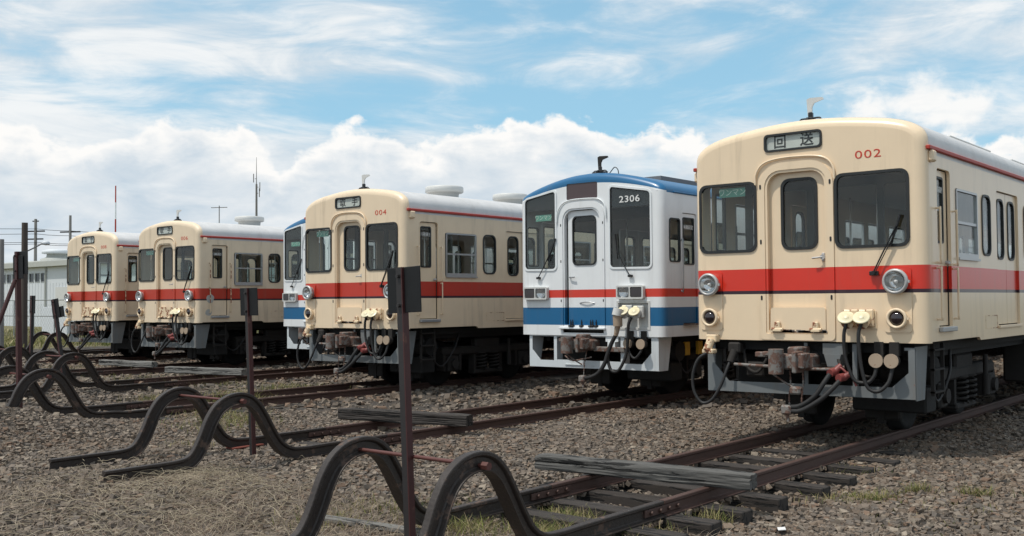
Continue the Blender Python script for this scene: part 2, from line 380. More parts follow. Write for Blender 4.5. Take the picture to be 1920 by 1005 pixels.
    def mesh(s, name):
        me = bpy.data.meshes.new(name); me.from_pydata(s.v, [], s.f); me.update()
        me.polygons.foreach_set('use_smooth', s.s)
        if any(s.s):
            bm = __import__('bmesh').new(); bm.from_mesh(me); __import__('bmesh').ops.recalc_face_normals(bm, faces=bm.faces); bm.to_mesh(me); bm.free()
        return me
CACHE = {}
def setm(o, m):
    if not len(o.data.materials): o.data.materials.append(m)
    o.material_slots[0].link = 'OBJECT'; o.material_slots[0].material = m
def part(name, parent, gen, m, key=None, loc=None, rot=None, label=None):
    """one mesh object; gen() is an MB or a mesh, cached under key"""
    if key and key in CACHE: me = CACHE[key]
    else:
        g = gen() if callable(gen) else gen
        me = g.mesh(name) if isinstance(g, MB) else g
        if key: CACHE[key] = me
    o = bpy.data.objects.new(name, me); COL.objects.link(o); o.parent = parent
    if loc: o.location = loc
    if rot: o.rotation_euler = rot
    setm(o, m)
    if label: o['label'] = label
    return o
def tag(o, label=None, cat=None, group=None, kind=None):
    if label: o['label'] = label
    if cat: o['category'] = cat
    if group: o['group'] = group
    if kind: o['kind'] = kind
    return o
def empty(name, loc=(0, 0, 0), rz=0):
    o = bpy.data.objects.new(name, None); COL.objects.link(o); o.location = loc; o.rotation_euler = (0, 0, rz); o.empty_display_size = .3; return o
def text_mesh(body, size, depth=.002, spacing=1.0, wide=1, bold=0):
    key = ('txt', body, size, depth, spacing, wide)
    if key in CACHE: return CACHE[key]
    cu = bpy.data.curves.new('lettering', 'FONT'); cu.body = body; cu.size = size; cu.extrude = depth; cu.align_x = 'CENTER'; cu.align_y = 'CENTER'; cu.space_character = spacing
    cu.resolution_u = 3; cu.offset = bold
    o = bpy.data.objects.new('lettering', cu); COL.objects.link(o)
    dg = bpy.context.evaluated_depsgraph_get(); me = bpy.data.meshes.new_from_object(o.evaluated_get(dg))
    bpy.data.objects.remove(o)
    if wide != 1: me.transform(Matrix.Diagonal((wide, 1, 1, 1)))
    CACHE[key] = me; return me

# ------------------------------------------------------------------ railcars
def section(w, ztop, pts):
    """roof outline from the left gutter over the crown to the right gutter"""
    half = catmull([(x, z, 0) for x, z in pts], 4)
    L = [(-p.x, p.y) for p in half]; Rr = [(p.x, p.y) for p in half][::-1]
    return L + Rr[1:]
SEC_A = section(1.4, 3.22, [(1.4, 3.21), (1.4, 3.30), (1.384, 3.375), (1.335, 3.445), (1.22, 3.52), (1.05, 3.575), (.85, 3.612), (.5, 3.656), (.25, 3.676), (0, 3.684)])
SEC_B = section(1.425, 3.30, [(1.425, 3.27), (1.418, 3.325), (1.37, 3.39), (1.25, 3.45), (1.04, 3.518), (.8, 3.58), (.55, 3.63), (.28, 3.665), (0, 3.678)])
def normals2(P):
    o = []
    for i in range(len(P)):
        a, b = Vector(P[max(i - 1, 0)]), Vector(P[min(i + 1, len(P) - 1)]); d = (b - a).normalized(); o.append(Vector((d.y, -d.x)))
    return o   # inward for left -> over top -> right order
def front_shell(sec, w, zb, Rr, holes):
    g = MB()
    prof = [(-w, zb)] + [(-w, zb + (sec[0][1] - zb) * k / 6) for k in range(1, 6)] + sec + [(w, sec[-1][1] - (sec[0][1] - zb) * k / 6) for k in range(1, 6)] + [(w, zb)]
    nn = normals2(prof); nn[0] = Vector((1, 0)); nn[-1] = Vector((-1, 0))
    rows = 7; v = []
    for j in range(rows):
        th = math.pi / 2 * j / (rows - 1)
        for p, n in zip(prof, nn):
            q = Vector(p) + n * (Rr * (1 - math.cos(th))); v.append((q.x, Rr * (1 - math.sin(th)), q.y))
    n = len(prof)
    g.add(v, [(j * n + i, j * n + i + 1, (j + 1) * n + i + 1, (j + 1) * n + i) for j in range(rows - 1) for i in range(n - 1)], True)
    outer = [(Vector(p) + q * Rr)[:] for p, q in zip(prof, nn)]
    g.plate(outer, holes, 0, .03)
    return g
def roof_shell(sec, y0, y1):
    g = MB(); n = len(sec); ys = [y0 + (y1 - y0) * k / 10 for k in range(11)]
    v = [(x, y, z) for y in ys for x, z in sec]
    g.add(v, [(j * n + i, j * n + i + 1, (j + 1) * n + i + 1, (j + 1) * n + i) for j in range(10) for i in range(n - 1)], True)
    v = [(x, y, z - .05) for y in (y0, y1) for x, z in sec]
    g.add(v, [(i, i + 1, n + i + 1, n + i) for i in range(n - 1)], True)
    return g
def ringp(outer, w, a0, a1, axis='y'):
    return lambda: MB().plate(rpoly(outer, ringp.r), [rpoly(offs(outer, w), max(ringp.r - w * .6, .01))], a0, a1, axis)
def window(name, parent, pts, r, key, yface=0, axis='y', gw=.032, proud=.014, fm=None, depth=.03, glassm=None):
    """rubber gasket with the pane as its child; pts counter-clockwise"""
    sgn = -1 if axis == 'y' else 1
    def ring(): return MB().plate(rpoly(pts, r), [rpoly(offs(pts, gw), max(r - gw * .6, .01))], yface + sgn * proud, yface - sgn * depth, axis)
    fr = part(name, parent, ring, fm or M_rubber, key)
    a = yface - sgn * .006
    part('pane', fr, lambda: MB().plate(rpoly(offs(pts, gw * .7), max(r - gw * .5, .01)), [], a, a - sgn * .006, axis), glassm or M_glass, key and key + 'p')
    return fr

def bogie(parent, yc, key):
    b = part('bogie_frame', parent, lambda: _bogie_frame(), M_under2, key + 'bf', (0, yc, 0))
    for s in (-1, 1):
        for yy in (-1.05, 1.05):
            part('wheel', b, lambda: MB().lathe([(.02, .085), (.09, .09), (.12, .05), (.33, .045), (.36, .065), (.43, .065), (.43, -.06), (.46, -.065), (.46, -.095), (.36, -.09), (.33, -.05), (.12, -.05), (.02, -.06)], (0, 0, 0), 'x', 28), M_under, 'wheel%d' % s,
                 (s * .56, yy, .43), (0, 0, 0) if s > 0 else (0, 0, math.pi))
            part('axle_box', b, lambda: MB().box(-.13, .13, -.15, .15, -.15, .15, .03).cyl((0, 0, 0), (.18, 0, 0), .09, 14), M_under2, 'axbox', (s * .93, yy, .43), (0, 0, 0) if s > 0 else (0, 0, math.pi))
        for yy in (-.18, .18):
            def spring():
                pts = [(.10 * math.cos(a), .10 * math.sin(a), .33 * a / (2 * math.pi * 5)) for a in [k * math.pi / 6 for k in range(61)]]
                return MB().tube(pts, .017, 6, 0)
            part('coil_spring', b, spring, M_under2, 'spring', (s * .98, yy, .28))
        part('damper', b, lambda: MB().cyl((0, 0, 0), (0, 0, .26), .045, 10).cyl((0, 0, .26), (0, 0, .52), .03, 10), M_under2, 'damper', (s * 1.12, .48, .34))
    return b
def _bogie_frame():
    g = MB()
    for s in (-1, 1):
        x0, x1 = (.82, 1.02) if s > 0 else (-1.02, -.82)
        g.box(x0, x1, -1.3, 1.3, .58, .74, .03).box(x0, x1, -.42, .42, .20, .28, .02).box(x0 + .02, x1 - .02, -.36, .36, .60, .9, .03)
        g.box(x0 + .03, x1 - .03, -.42, -.34, .25, .6).box(x0 + .03, x1 - .03, .34, .42, .25, .6)
        for y in (-1.05, 1.05):
            g.box(x0, x1, y - .25, y - .19, .30, .62).box(x0, x1, y + .19, y + .25, .30, .62)
            g.box(s * .5 - .04, s * .5 + .04, y - .58 if y < 0 else y + .5, y - .5 if y < 0 else y + .58, .12, .62)
    g.box(-.85, .85, -.18, .18, .45, .72).box(-.85, .85, -1.28, -1.18, .5, .62).box(-.85, .85, 1.18, 1.28, .5, .62)
    g.cyl((-.6, -1.05, .43), (.6, -1.05, .43), .08, 10).cyl((-.6, 1.05, .43), (.6, 1.05, .43), .08, 10)
    g.box(.3, .72, -1.62, -1.5, .16, .52, .02).box(-.72, -.3, -1.62, -1.5, .16, .52, .02)
    return g
def underframe(car, L):
    def gen():
        g = MB().box(-1.2, 1.2, .15, L, 1.0, 1.10).box(-.3, .3, .1, L, .86, 1.0)
        for x in (-1.1, 1.02): g.box(x, x + .08, .3, L, .92, 1.0)
        return g
    part('underframe', car, gen, M_under, 'uf%s' % L)
    r = random.Random(4); y = 5.2
    while y < L - 5:
        l = r.uniform(.8, 2.0)
        for s in (-1, 1):
            d = r.uniform(.45, .75); z0 = r.uniform(.25, .5); a, b = sorted((s * 1.28, s * (1.28 - d)))
            if r.random() < .3: part('air_tank', car, lambda: MB().cyl((s * .98, y, .68), (s * .98, y + l, .68), .24, 16), M_under2, 'at%.2f%d' % (y, s))
            else: part('equipment_box', car, lambda: MB().box(a, b, y, y + l, z0, 1.0, .03), M_under2, 'eb%.2f%d' % (y, s))
        y += l + r.uniform(.15, .5)
    part('air_reservoir', car, lambda: MB().cyl((.62, .85, .78), (1.2, .85, .78), .16, 14), M_under, 'airtank')
    part('sand_box', car, lambda: MB().box(.3, 1.15, .65, 1.0, .3, .6, .02), M_under, 'sandbox'); part('battery_box', car, lambda: MB().box(-1.1, -.4, .5, .9, .5, .95, .02), M_under, 'batbox')
    part('air_hose', car, lambda: MB().tube([(1.1, .7, 1.0), (1.15, .8, .7), (1.1, 1.2, .4), (1.15, 1.5, .7), (1.1, 1.7, 1.0)], .018, 6), M_hose, 'airhose')
    bogie(car, 2.65, 'b'); bogie(car, L - 2.7, 'b')
def interior(car, w, L, zf, zc, cols, partition=True):
    part('floor', car, lambda: MB().box(-w + .06, w - .06, .12, L - .1, zf - .05, zf), M_infloor, 'flr%s%s' % (w, L))
    part('ceiling', car, lambda: MB().box(-w + .3, w - .3, .2, L - .2, zc, zc + .03), M_inwall, 'ceil%s%s%s' % (w, L, zc))
    def seats():
        g = MB(); y = 4.6
        while y < L - 4.5:
            for s in (-1, 1):
                a, b = sorted((s * (w - .1), s * (w - .58))); g.box(a, b, y, y + 3.0, zf + .22, zf + .42, .04)
                a, b = sorted((s * (w - .1), s * (w - .2))); g.box(a, b, y, y + 3.0, zf + .42, zf + .9, .03)
            y += 5.0
        return g
    part('bench_seat', car, seats, M_seat, 'seat%s%s' % (w, L))
    for x, y in cols:
        part('grab_pole', car, lambda: MB().cyl((0, 0, zf), (0, 0, zc), .017, 8), M_pole, 'pole%s' % zc, (x, y, 0))
    def desk(): return MB().box(.35, w - .15, .12, .55, zf, 2.02, .04).box(.45, .75, .2, .4, 2.0, 2.14, .03).cyl((1.05, .3, 2.0), (1.05, .3, 2.10), .05, 10).tube([(1.0, .3, 2.1), (1.05, .32, 2.15), (1.16, .3, 2.16)], .018, 6)
    part('driving_desk', car, desk, M_numblk, 'desk%s' % w)
    if partition:
        def par():
            g = MB().plate(rect(-w + .06, zf, -.38, zc), [rpoly(rect(-w + .16, 1.95, -.48, 3.0), .05)], 1.25, 1.28)
            g.plate(rect(.42, zf, w - .06, zc), [rpoly(rect(.50, 1.95, w - .16, 3.0), .05)], 1.25, 1.28)
            g.box(-.38, .42, 1.25, 1.28, 3.0, zc); return g
        part('cab_partition', car, par, M_part, 'par%s' % w)

def jumper_socket(car, x, y, z, key='js', m=None):
    o = part('jumper_socket', car, lambda: MB().box(-.085, .085, -.05, 0, -.095, .095, .012).cyl((0, -.04, -.005), (0, -.13, -.03), .062, 16).cyl((0, -.10, -.03), (0, -.155, -.055), .07, 16), m or M_creamrust, key, (x, y, z))
    part('socket_cover', o, lambda: MB().lathe([(.001, -.013), (.03, -.014), (.032, -.009), (.082, -.009), (.092, -.004), (.094, .006), (.001, .008)], (0, 0, 0), 'y', 20).box(-.03, .03, -.012, .01, .08, .105), M_socket, 'jscov', (-.005, -.165, .01), (R(-44), 0, R(12)))
    return o
def hose(car, pts, r=.019, m=None, name='hose'):
    return part(name, car, lambda: MB().tube(pts, r, 8, 5), m or M_hose, 'h%s%s%s' % (pts[0], pts[1], r))

FW_L = rect(-1.32, 2.165, -.555, 3.008); FW_R = rect(.395, 2.165, 1.225, 3.012)
D_SIGN = rect(-.447, 3.333, .262, 3.542)
SIDEW = []                                   # (kind, y0, y1) along the side of the cream cars
def side_layout(L):
    o = [('cab', .36, .83), ('sash', 1.03, 1.86), ('slim', 2.05, 2.43), ('door', 2.72, 3.78), ('slim', 4.07, 4.45)]
    y = 4.75
    while y < 8.6: o.append(('sash', y, y + .83)); y += .98
    o += [('slim', 8.75, 9.13), ('door', 9.42, 10.48), ('slim', 10.77, 11.15)]
    y = 11.4
    while y < 15.0: o.append(('sash', y, y + .83)); y += .98
    o += [('slim', 15.4, 15.78), ('door', 16.05, 17.11), ('slim', 17.4, 17.78), ('sash', 18.0, 18.83), ('cab', 19.1, 19.57)]
    return o
def cream_car(X, Y, number, blind, label, body, wiper=True, vents='disc', worn=False, z0=0, sideband=None, only_pane=None):
    L = 20.0; w = 1.4; car = empty('railcar', (X, Y, z0)); tag(car, label, 'railcar', 'railcars standing in a row on the sidings')
    # ---- body
    recess = [(-.45, 1.20), (.31, 1.20), (.31, 3.11), (-.45, 3.11)]
    holes = [rpoly(FW_L, .10), rpoly(FW_R, .10), rpoly(recess, [0.02, .02, .2, .2]), rpoly(D_SIGN, .05)]
    part('front_panel', car, lambda: front_shell(SEC_A, w, 1.12, .115, holes), body, 'A_front')
    lay = side_layout(L)
    def side(s):
        outer = [(.115, 1.135), (1.86, 1.135), (1.92, 1.095), (L - 1.9, 1.095), (L - 1.85, 1.135), (L, 1.135), (L, 3.21), (.115, 3.21)]
        hs = []
        for k, a, b in lay:
            if k == 'cab': hs.append(rpoly([(a, 1.29), (b, 1.29), (b, 3.03), (a, 3.03)], [.01, .01, .06, .06]))
            if k == 'sash': hs.append(rpoly(rect(a - .02, 2.05, b + .02, 2.86), .05))
            if k == 'slim': hs.append(rpoly(rect(a, 2.115, b, 2.87), .12))
            if k == 'door': hs.append(rpoly([(a, 1.25), (b, 1.25), (b, 2.965), (a, 2.965)], [.01, .01, .06, .06]))
        return MB().plate(outer, hs, s * w, s * (w - .035), 'x')
    for s in (-1, 1):
        part('side_panel', car, lambda: side(s), body, 'A_side%d' % s)
        for k, a, b in lay:
            if s < 0 and k == 'cab': pass
            sx = s * w; key = 'A%s%d' % (k, s)
            wn = lambda nm, p, pts, r, ky, a0, **kw: _sidewin(nm, p, pts, r, ky, a0, s, **kw)
            if k == 'cab':
                dr = part('cab_door', car, lambda: MB().plate(rect(.012, 1.30, .458, 3.02), [rpoly(rect(.06, 2.21, .33, 2.95), .04)], s * (w - .045), s * (w - .07), 'x'), body, key, (0, a, 0))
                wn('window_gasket', dr, rect(.06, 2.21, .33, 2.95), .04, key + 'w', s * (w - .045))
                part('door_handle', dr, lambda: MB().cyl((s * (w - .045), .41, 2.0), (s * w, .41, 2.0), .022, 10).tube([(s * w, .41, 2.0), (s * (w + .005), .38, 1.99), (s * w, .34, 1.99)], .01, 6, 3), M_chrome, key + 'h')
                if s > 0 and a < 2:
                    part('crew_room_sign', dr, text_mesh('乗務員室', .075), M_numwhite, loc=(s * (w - .038), .195, 2.80), rot=(math.pi / 2, 0, math.pi / 2))
                part('door_step', car, lambda: MB().box(min(sx, sx + s * .05), max(sx, sx + s * .05), -.02, .49, 1.235, 1.285, .006), M_alu, key + 's', (0, a, 0))
                for yy, z0_, z1_ in ((-.06, 1.375, 1.93), (-.06, 1.99, 2.58), (.53, 1.375, 1.93), (.53, 1.98, 2.58)):
                    part('handrail', car, lambda: MB().tube([(s * w, 0, 0), (s * (w + .045), 0, .0), (s * (w + .05), 0, .03), (s * (w + .05), 0, z1_ - z0_ - .03), (s * (w + .045), 0, z1_ - z0_), (s * w, 0, z1_ - z0_)], .0115, 8, 3), M_creamrust if worn else M_cream, 'A_hr%d%.2f%.2f' % (s, z0_, z1_), (0, a + yy, z0_))
            if k == 'sash':
                def fr():
                    g = MB().plate(rpoly(rect(0, 2.055, .83, 2.855), .035), [rect(.03, 2.12, .80, 2.83)], s * (w + .012), s * (w - .03), 'x')
                    xs = sorted((s * (w - .025), s * (w + .004))); g.box(xs[0], xs[1], .03, .80, 2.455, 2.487)
                    xs = sorted((s * (w - .02), s * (w + .035))); g.box(xs[0], xs[1], -.005, .835, 2.04, 2.066); return g
                f_ = part('window_frame', car, fr, M_alu, key, (0, a, 0))
                part('pane', f_, lambda: MB().plate(rect(.03, 2.47, .80, 2.83), [], s * (w - .008), s * (w - .012), 'x'), M_glass, key + 'p1')
                part('pane', f_, lambda: MB().plate(rect(.03, 2.12, .80, 2.46), [], s * (w - .018), s * (w - .022), 'x'), M_glass, key + 'p2')
            if k == 'slim':
                wn('slim_window', car, rect(0, 2.115, .38, 2.87), .12, key, s * w, loc=(0, a, 0))
            if k == 'door':
                for q in (0, 1):
                    y0_ = .01 + q * .525
                    dl = part('passenger_door', car, lambda: MB().plate(rect(y0_, 1.262, y0_ + .515, 2.955), [rpoly(rect(y0_ + .08, 2.09, y0_ + .42, 2.875), .12)], s * (w - .03), s * (w - .06), 'x'), body, key + 'l%d' % q, (0, a, 0))
                    wn('window_gasket', dl, rect(y0_ + .08, 2.09, y0_ + .42, 2.875), .12, key + 'g%d' % q, s * (w - .03))
                part('door_sill', car, lambda: MB().box(min(sx, sx + s * .03), max(sx, sx + s * .03), -.03, 1.09, 1.215, 1.248, .005), M_cream, key + 's', (0, a, 0))
        part('gutter', car, lambda: MB().box(min(s * (w - .01), s * (w + .035)), max(s * (w - .01), s * (w + .035)), .05 if s > 0 else .05, L, 3.20, 3.245, .008), M_redtrim, 'A_gut%d' % s)
        part('gutter_spout', car, lambda: MB().box(min(s * (w - .01), s * (w + .055)), max(s * (w - .01), s * (w + .055)), .10, .22, 3.07, 3.20, .02), M_cream, 'A_sp%d' % s)
        part('service_hatch', car, lambda: MB().plate(rect(2.14, 1.22, 2.66, 1.385), [rect(2.15, 1.23, 2.65, 1.375)], s * (w + .003), s * (w - .002), 'x'), M_creamrust, 'A_hatch%d' % s)
    part('roof', car, lambda: roof_shell(SEC_A, .11, L), M_roof, 'A_roof')
    part('rear_panel', car, lambda: MB().plate([(-w, 1.13)] + SEC_A + [(w, 1.13)], [], L - .002, L - .04), body, 'A_rear')
    if vents == 'disc':
        for y in (2.47, 4.55, 6.65, 8.75, 10.85, 12.95, 15.05, 17.15):
            v_ = part('roof_ventilator', car, lambda: MB().lathe([(.001, .185), (.25, .182), (.37, .168), (.388, .145), (.388, .055), (.36, .04), (.30, .04), (.28, -.10)], (0, 0, 3.75), 'z', 28), M_vent, 'disc', (0, y, 0))
    else:
        for y in (3.4, 6.6, 9.8, 13.0):
            part('roof_box', car, lambda: MB().box(-.62, .62, 0, 1.9, 3.69, 3.80, .02).box(-.68, .68, -.04, 1.94, 3.80, 3.83, .01).box(-.3, .3, .3, 1.6, 3.56, 3.7), M_vent, 'rbox', (0, y, 0))
    # ---- front windows, blind, number
    fl = window('front_window', car, FW_L, .10, 'A_fl'); fr_ = window('front_window', car, FW_R, .10, 'A_fr')
    green = part('driver_only_sign', fl, lambda: MB().box(-.17, .17, .05, .058, -.055, .055), M_green, 'A_gs', (-.88, 0, 2.90) if number != '002' else (-.90, 0, 2.90))
    tx = part('lettering', green, text_mesh('ワンマン', .095, .001, .95), M_greentxt, loc=(0, .048, -.002), rot=(math.pi / 2, 0, 0))
    bl = window('destination_sign', car, D_SIGN, .05, 'A_ds', gw=.024, proud=.016, glassm=M_clear)
    back = part('blind', bl, lambda: MB().plate(rpoly(offs(D_SIGN, .01), .04), [], .014, .02), M_roller if number != '006' else M_roller, 'A_blind')
    part('lettering', back, text_mesh(blind, .165, .001, 1.0, 1, .003), M_numblk, loc=(-.09, .0125, 3.437), rot=(math.pi / 2, 0, 0))
    part('number', car, text_mesh(number, .128, .002, 1.12, 1.45, 0), M_numred, loc=(.785, -.001, 3.198), rot=(math.pi / 2, 0, 0))
    # ---- end door with its raised surround
    surr_o = [(-.525, 1.13), (.385, 1.13), (.385, 3.20), (-.525, 3.20)]
    part('door_surround', car, lambda: MB().plate(rpoly(surr_o, [.06, .06, .30, .30], 8), [rpoly(recess, [0.02, .02, .2, .2], 6)], -.016, .004), body, 'A_surr')
    part('door_jamb', car, lambda: MB().plate(rpoly(offs(recess, -.004), [0.02, .02, .2, .2], 6), [rpoly(offs(recess, .03), [0.02, .02, .17, .17], 6)], -.004, .085), body, 'A_jamb')
    arc = [(-.56, 2.96), (-.555, 3.07), (-.50, 3.17), (-.40, 3.225), (-.24, 3.25), (-.07, 3.253), (.12, 3.245), (.26, 3.22), (.35, 3.165), (.40, 3.07), (.405, 2.96)]
    part('rain_gutter', car, lambda: MB().tube([(x, -.02, z) for x, z in arc], .013, 6, 4), body, 'A_arc')
    dw = rect(-.275, 2.175, .172, 3.012)
    door = part('front_door', car, lambda: MB().plate(rpoly([(-.425, 1.22), (.285, 1.22), (.285, 3.085), (-.425, 3.085)], [.01, .01, .17, .17], 6), [rpoly(dw, .11)], .062, .09), body, 'A_fdoor')
    window('window_gasket', door, dw, .11, 'A_dw', yface=.062, depth=.02)
    part('door_handle', door, lambda: MB().cyl((.235, .06, 2.08), (.235, .02, 2.08), .03, 12).box(.215, .255, .04, .062, 2.03, 2.13, .008).tube([(.235, .03, 2.08), (.18, .005, 2.075), (.12, .0, 2.07)], .011, 6, 3), M_chrome, 'A_hdl')
    for x in (-.50, .35):
        for z in (1.62, 2.28, 2.93):
            part('bolt_slot', car, lambda: MB().plate(rpoly(rect(-.011, -.028, .011, .028), .011), [], -.0185, -.015), M_black, 'A_slot', (x, 0, z))
    fp = part('foot_plate', car, lambda: MB().plate(rpoly([(-.40, 1.215), (.275, 1.215), (.275, 1.505), (-.34 if worn else -.39, 1.505)], [.01, .01, .03, .03]), [], -.012, .045), M_creamrust if worn else M_cream, 'A_fp%d' % worn)
    for x in (-.30, .165):
        part('hinge', fp, lambda: MB().box(-.035, .035, -.05, -.012, .0, .10, .01).cyl((-.07, -.04, .01), (.07, -.04, .01), .018, 8).box(-.055, .055, -.06, -.012, -.02, .015, .008), M_creamrust, 'A_hinge', (x, 0, 1.245))
    part('rust_edge', fp, lambda: _chips(), M_coupler, 'A_chips')
    # ---- lamps
    for x in (-1.168, 1.085):
        part('lamp_panel', car, lambda: MB().plate(rpoly(rect(-.148, 1.235, .148, 1.94), .04), [], -.013, .004), body, 'A_lp', (x, 0, 0))
        hl = part('headlight', car, lambda: MB().lathe([(.115, .0), (.125, -.05), (.138, -.06), (.140, -.082), (.128, -.098), (.112, -.1), (.106, -.09), (.104, -.075)], (0, 0, 0), 'y', 32).box(.118, .155, -.085, -.06, -.015, .015), M_chrome, 'A_hl', (x, -.01, 1.785))
        part('reflector', hl, lambda: MB().lathe([(.105, -.085), (.09, -.045), (.055, -.015), (.001, -.004)], (0, 0, 0), 'y', 28), M_lampbowl, 'A_rf')
        part('bulb', hl, lambda: MB().lathe([(.001, -.07), (.02, -.06), (.024, -.04), (.014, -.012)], (0, 0, 0), 'y', 12), M_numwhite, 'A_bulb')
        part('lens', hl, lambda: MB().lathe([(.001, -.112), (.05, -.108), (.09, -.096), (.106, -.084)], (0, 0, 0), 'y', 28), M_lens, 'A_lens')
        tl = part('tail_light', car, lambda: MB().lathe([(.105, .0), (.108, -.045), (.112, -.05), (.112, -.066), (.10, -.074), (.084, -.07), (.078, -.05)], (0, 0, 0), 'y', 28).box(.09, .13, -.06, -.035, -.012, .012), M_creamrust if worn else M_cream, 'A_tl%d' % worn, (x, -.01, 1.387))
        part('lens', tl, lambda: MB().lathe([(.001, -.085), (.035, -.08), (.06, -.068), (.078, -.045), (.078, -.02)], (0, 0, 0), 'y', 24), M_lampdark, 'A_tlens')
    # ---- jumpers and hoses at the right of the end door
    for x in (.575, .745): jumper_socket(car, x, -.002, 1.39)
    part('socket_plate', car, lambda: MB().plate(rpoly(rect(.66, 1.27, .85, 1.47), .015), [], -.012, .0), M_creamrust, 'A_spl')
    hose(car, [(.57, -.16, 1.33), (.545, -.17, 1.2), (.55, -.16, .98), (.60, -.15, .80), (.66, -.14, .70), (.78, -.12, .69), (.845, -.10, .76), (.865, -.08, .86)], .021)
    hose(car, [(.735, -.16, 1.33), (.71, -.18, 1.2), (.72, -.17, .96), (.75, -.16, .76), (.80, -.15, .63), (.90, -.13, .60), (1.0, -.10, .70), (1.03, -.06, .86)], .021)
    for x in (.87, 1.035):
        ls = part('lower_socket', car, lambda: MB().cyl((0, 0, 0), (0, -.10, 0), .065, 14).box(-.05, .05, -.02, .05, .05, .2), M_under2, 'A_ls', (x, .0, .93))
        part('socket_cover', ls, lambda: MB().cyl((0, -.10, 0), (0, -.118, 0), .078, 20), M_oldsocket, 'A_lsc')
    for q, (x, z) in enumerate(((.42, .80), (.52, .74))):
        part('brake_cock', car, lambda: MB().cyl((0, 0, 0), (-.03, -.10, -.02), .045, 10).cyl((.05, .02, .06), (-.02, -.06, -.03), .035, 10).tube([(0, 0, .05), (.08, -.02, .03), (.16, -.02, -.05)], .014, 6, 3), M_redcock, 'A_cock', (x, -.10, z), (0, .3 * q, 0))
    hose(car, [(.39, -.2, .77), (.33, -.25, .66), (.24, -.28, .52), (.08, -.28, .41), (-.07, -.26, .38)], .029)
    hose(car, [(.50, -.2, .70), (.42, -.25, .60), (.30, -.29, .48), (.10, -.30, .36), (-.05, -.27, .34)], .029)
    part('hose_coupling', car, lambda: MB().box(-.06, .06, -.05, .05, -.06, .05, .02).cyl((0, 0, -.05), (.02, 0, -.14), .02, 8), M_coupler, 'A_hc', (-.09, -.27, .36))
    for x in (-.06, .09):
        part('chain', car, lambda: MB().tube([(0, 0, 0), (.01, -.01, -.15), (-.005, -.02, -.3), (0, -.02, -.42)], lambda u: .007 + .006 * (math.sin(u * 75) > 0), 5, 10), M_coupler, 'A_chain', (x, -.24, .80))
    # left corner jumper with the hanging loop
    cj = part('corner_jumper', car, lambda: MB().box(-.07, .07, -.10, 0, .0, .09, .01).cyl((0, -.09, .03), (-.03, -.15, -.10), .05, 12).box(-.09, .06, -.17, -.05, -.14, -.08, .015), M_creamrust, 'A_cj', (-1.14, .01, 1.09))
    hose(car, [(-1.17, -.14, .96), (-1.27, -.17, .88), (-1.34, -.18, .70), (-1.33, -.18, .50), (-1.23, -.17, .36), (-1.10, -.16, .40), (-.99, -.13, .58), (-.93, -.08, .78), (-.90, .0, .93)], .019)
    part('lower_socket', car, lambda: MB().cyl((0, 0, .06), (-.03, -.05, -.08), .05, 12).box(-.08, .08, -.03, .09, .03, .16, .02), M_under2, 'A_ls2', (-.88, .02, .93))
    # ---- coupler
    cp = part('coupler', car, lambda: MB().box(-.13, .15, -.12, .9, .80, .98, .03).box(-.20, .10, -.32, -.10, .81, .98, .02).box(.05, .17, -.40, -.20, .83, 1.0, .012).box(.05, .10, -.44, -.22, .78, 1.02, .01).box(-.10, .04, -.22, .1, .96, 1.06, .015), M_coupler, 'A_cp')
    part('knuckle', cp, lambda: MB().cyl((-.17, -.36, .76), (-.17, -.36, 1.04), .085, 20).box(-.34, -.16, -.36, -.28, .96, 1.01, .01).box(-.46, -.3, -.3, -.2, .94, 1.0, .01), M_coupler, 'A_kn')
    part('release_lever', cp, lambda: MB().tube([(-.85, -.05, .83), (-.3, -.08, .82), (.25, -.08, .81), (.5, -.05, .84)], .02, 6, 3).tube([(-.28, -.3, .78), (-.1, -.28, .66), (.05, -.26, .58)], .012, 6, 3).box(-.05, .08, -.3, -.2, .53, .62, .02), M_coupler, 'A_rl')
    part('buffer_bracket', car, lambda: MB().box(.22, .46, .02, .2, .98, 1.1).add([(.24, .0, .98), (.44, .0, .98), (.40, .0, .84), (.28, .0, .84), (.24, .2, .98), (.44, .2, .98), (.40, .2, .84), (.28, .2, .84)], [(0, 1, 2, 3), (4, 7, 6, 5), (0, 4, 5, 1), (1, 5, 6, 2), (2, 6, 7, 3), (3, 7, 4, 0)]), M_greyframe, 'A_bb')
    # ---- snow plough frame
    def plough():
        o = [(-1.25, 1.07), (-1.25, .495), (1.24, .515), (1.24, 1.07), (1.13, 1.07), (1.13, 1.04), (1.17, 1.04), (1.17, .80), (.99, .635), (-.97, .62), (-1.15, .82), (-1.15, 1.07)]
        g = MB().plate(o[::-1], [], .03, .045)
        for s in (-1, 1):
            q = [(.045, .50), (.30, .50), (.42, 1.08), (.045, 1.08)]
            g.plate(q, [], s * 1.25, s * 1.235, 'x')
        return g
    part('plough_frame', car, plough, M_greyframe, 'A_plough')
    part('frame_strut', car, lambda: MB().box(-.02, .02, .06, .08, .6, 1.1), M_greyframe, 'A_strut1'); part('frame_strut', car, lambda: MB().box(.55, .60, .05, .09, .62, 1.1), M_greyframe, 'A_strut2')
    for q, (pp, rr) in enumerate(([[(-.8, .1, 1.0), (-.75, .08, .8), (-.6, .05, .74), (-.5, .1, .9)], .02], [[(.3, .1, 1.0), (.42, .0, .9), (.45, -.05, .8)], .022], [[(.62, .1, 1.05), (.66, .02, .85), (.7, -.02, .76), (.8, 0, .74)], .015])):
        part('pipe', car, lambda: MB().tube(pp, rr, 6, 4), M_under2, 'A_pipe%d' % q)
    part('junction_box', car, lambda: MB().box(-.78, -.55, .1, .3, .68, .86, .02), M_under2, 'A_jb')
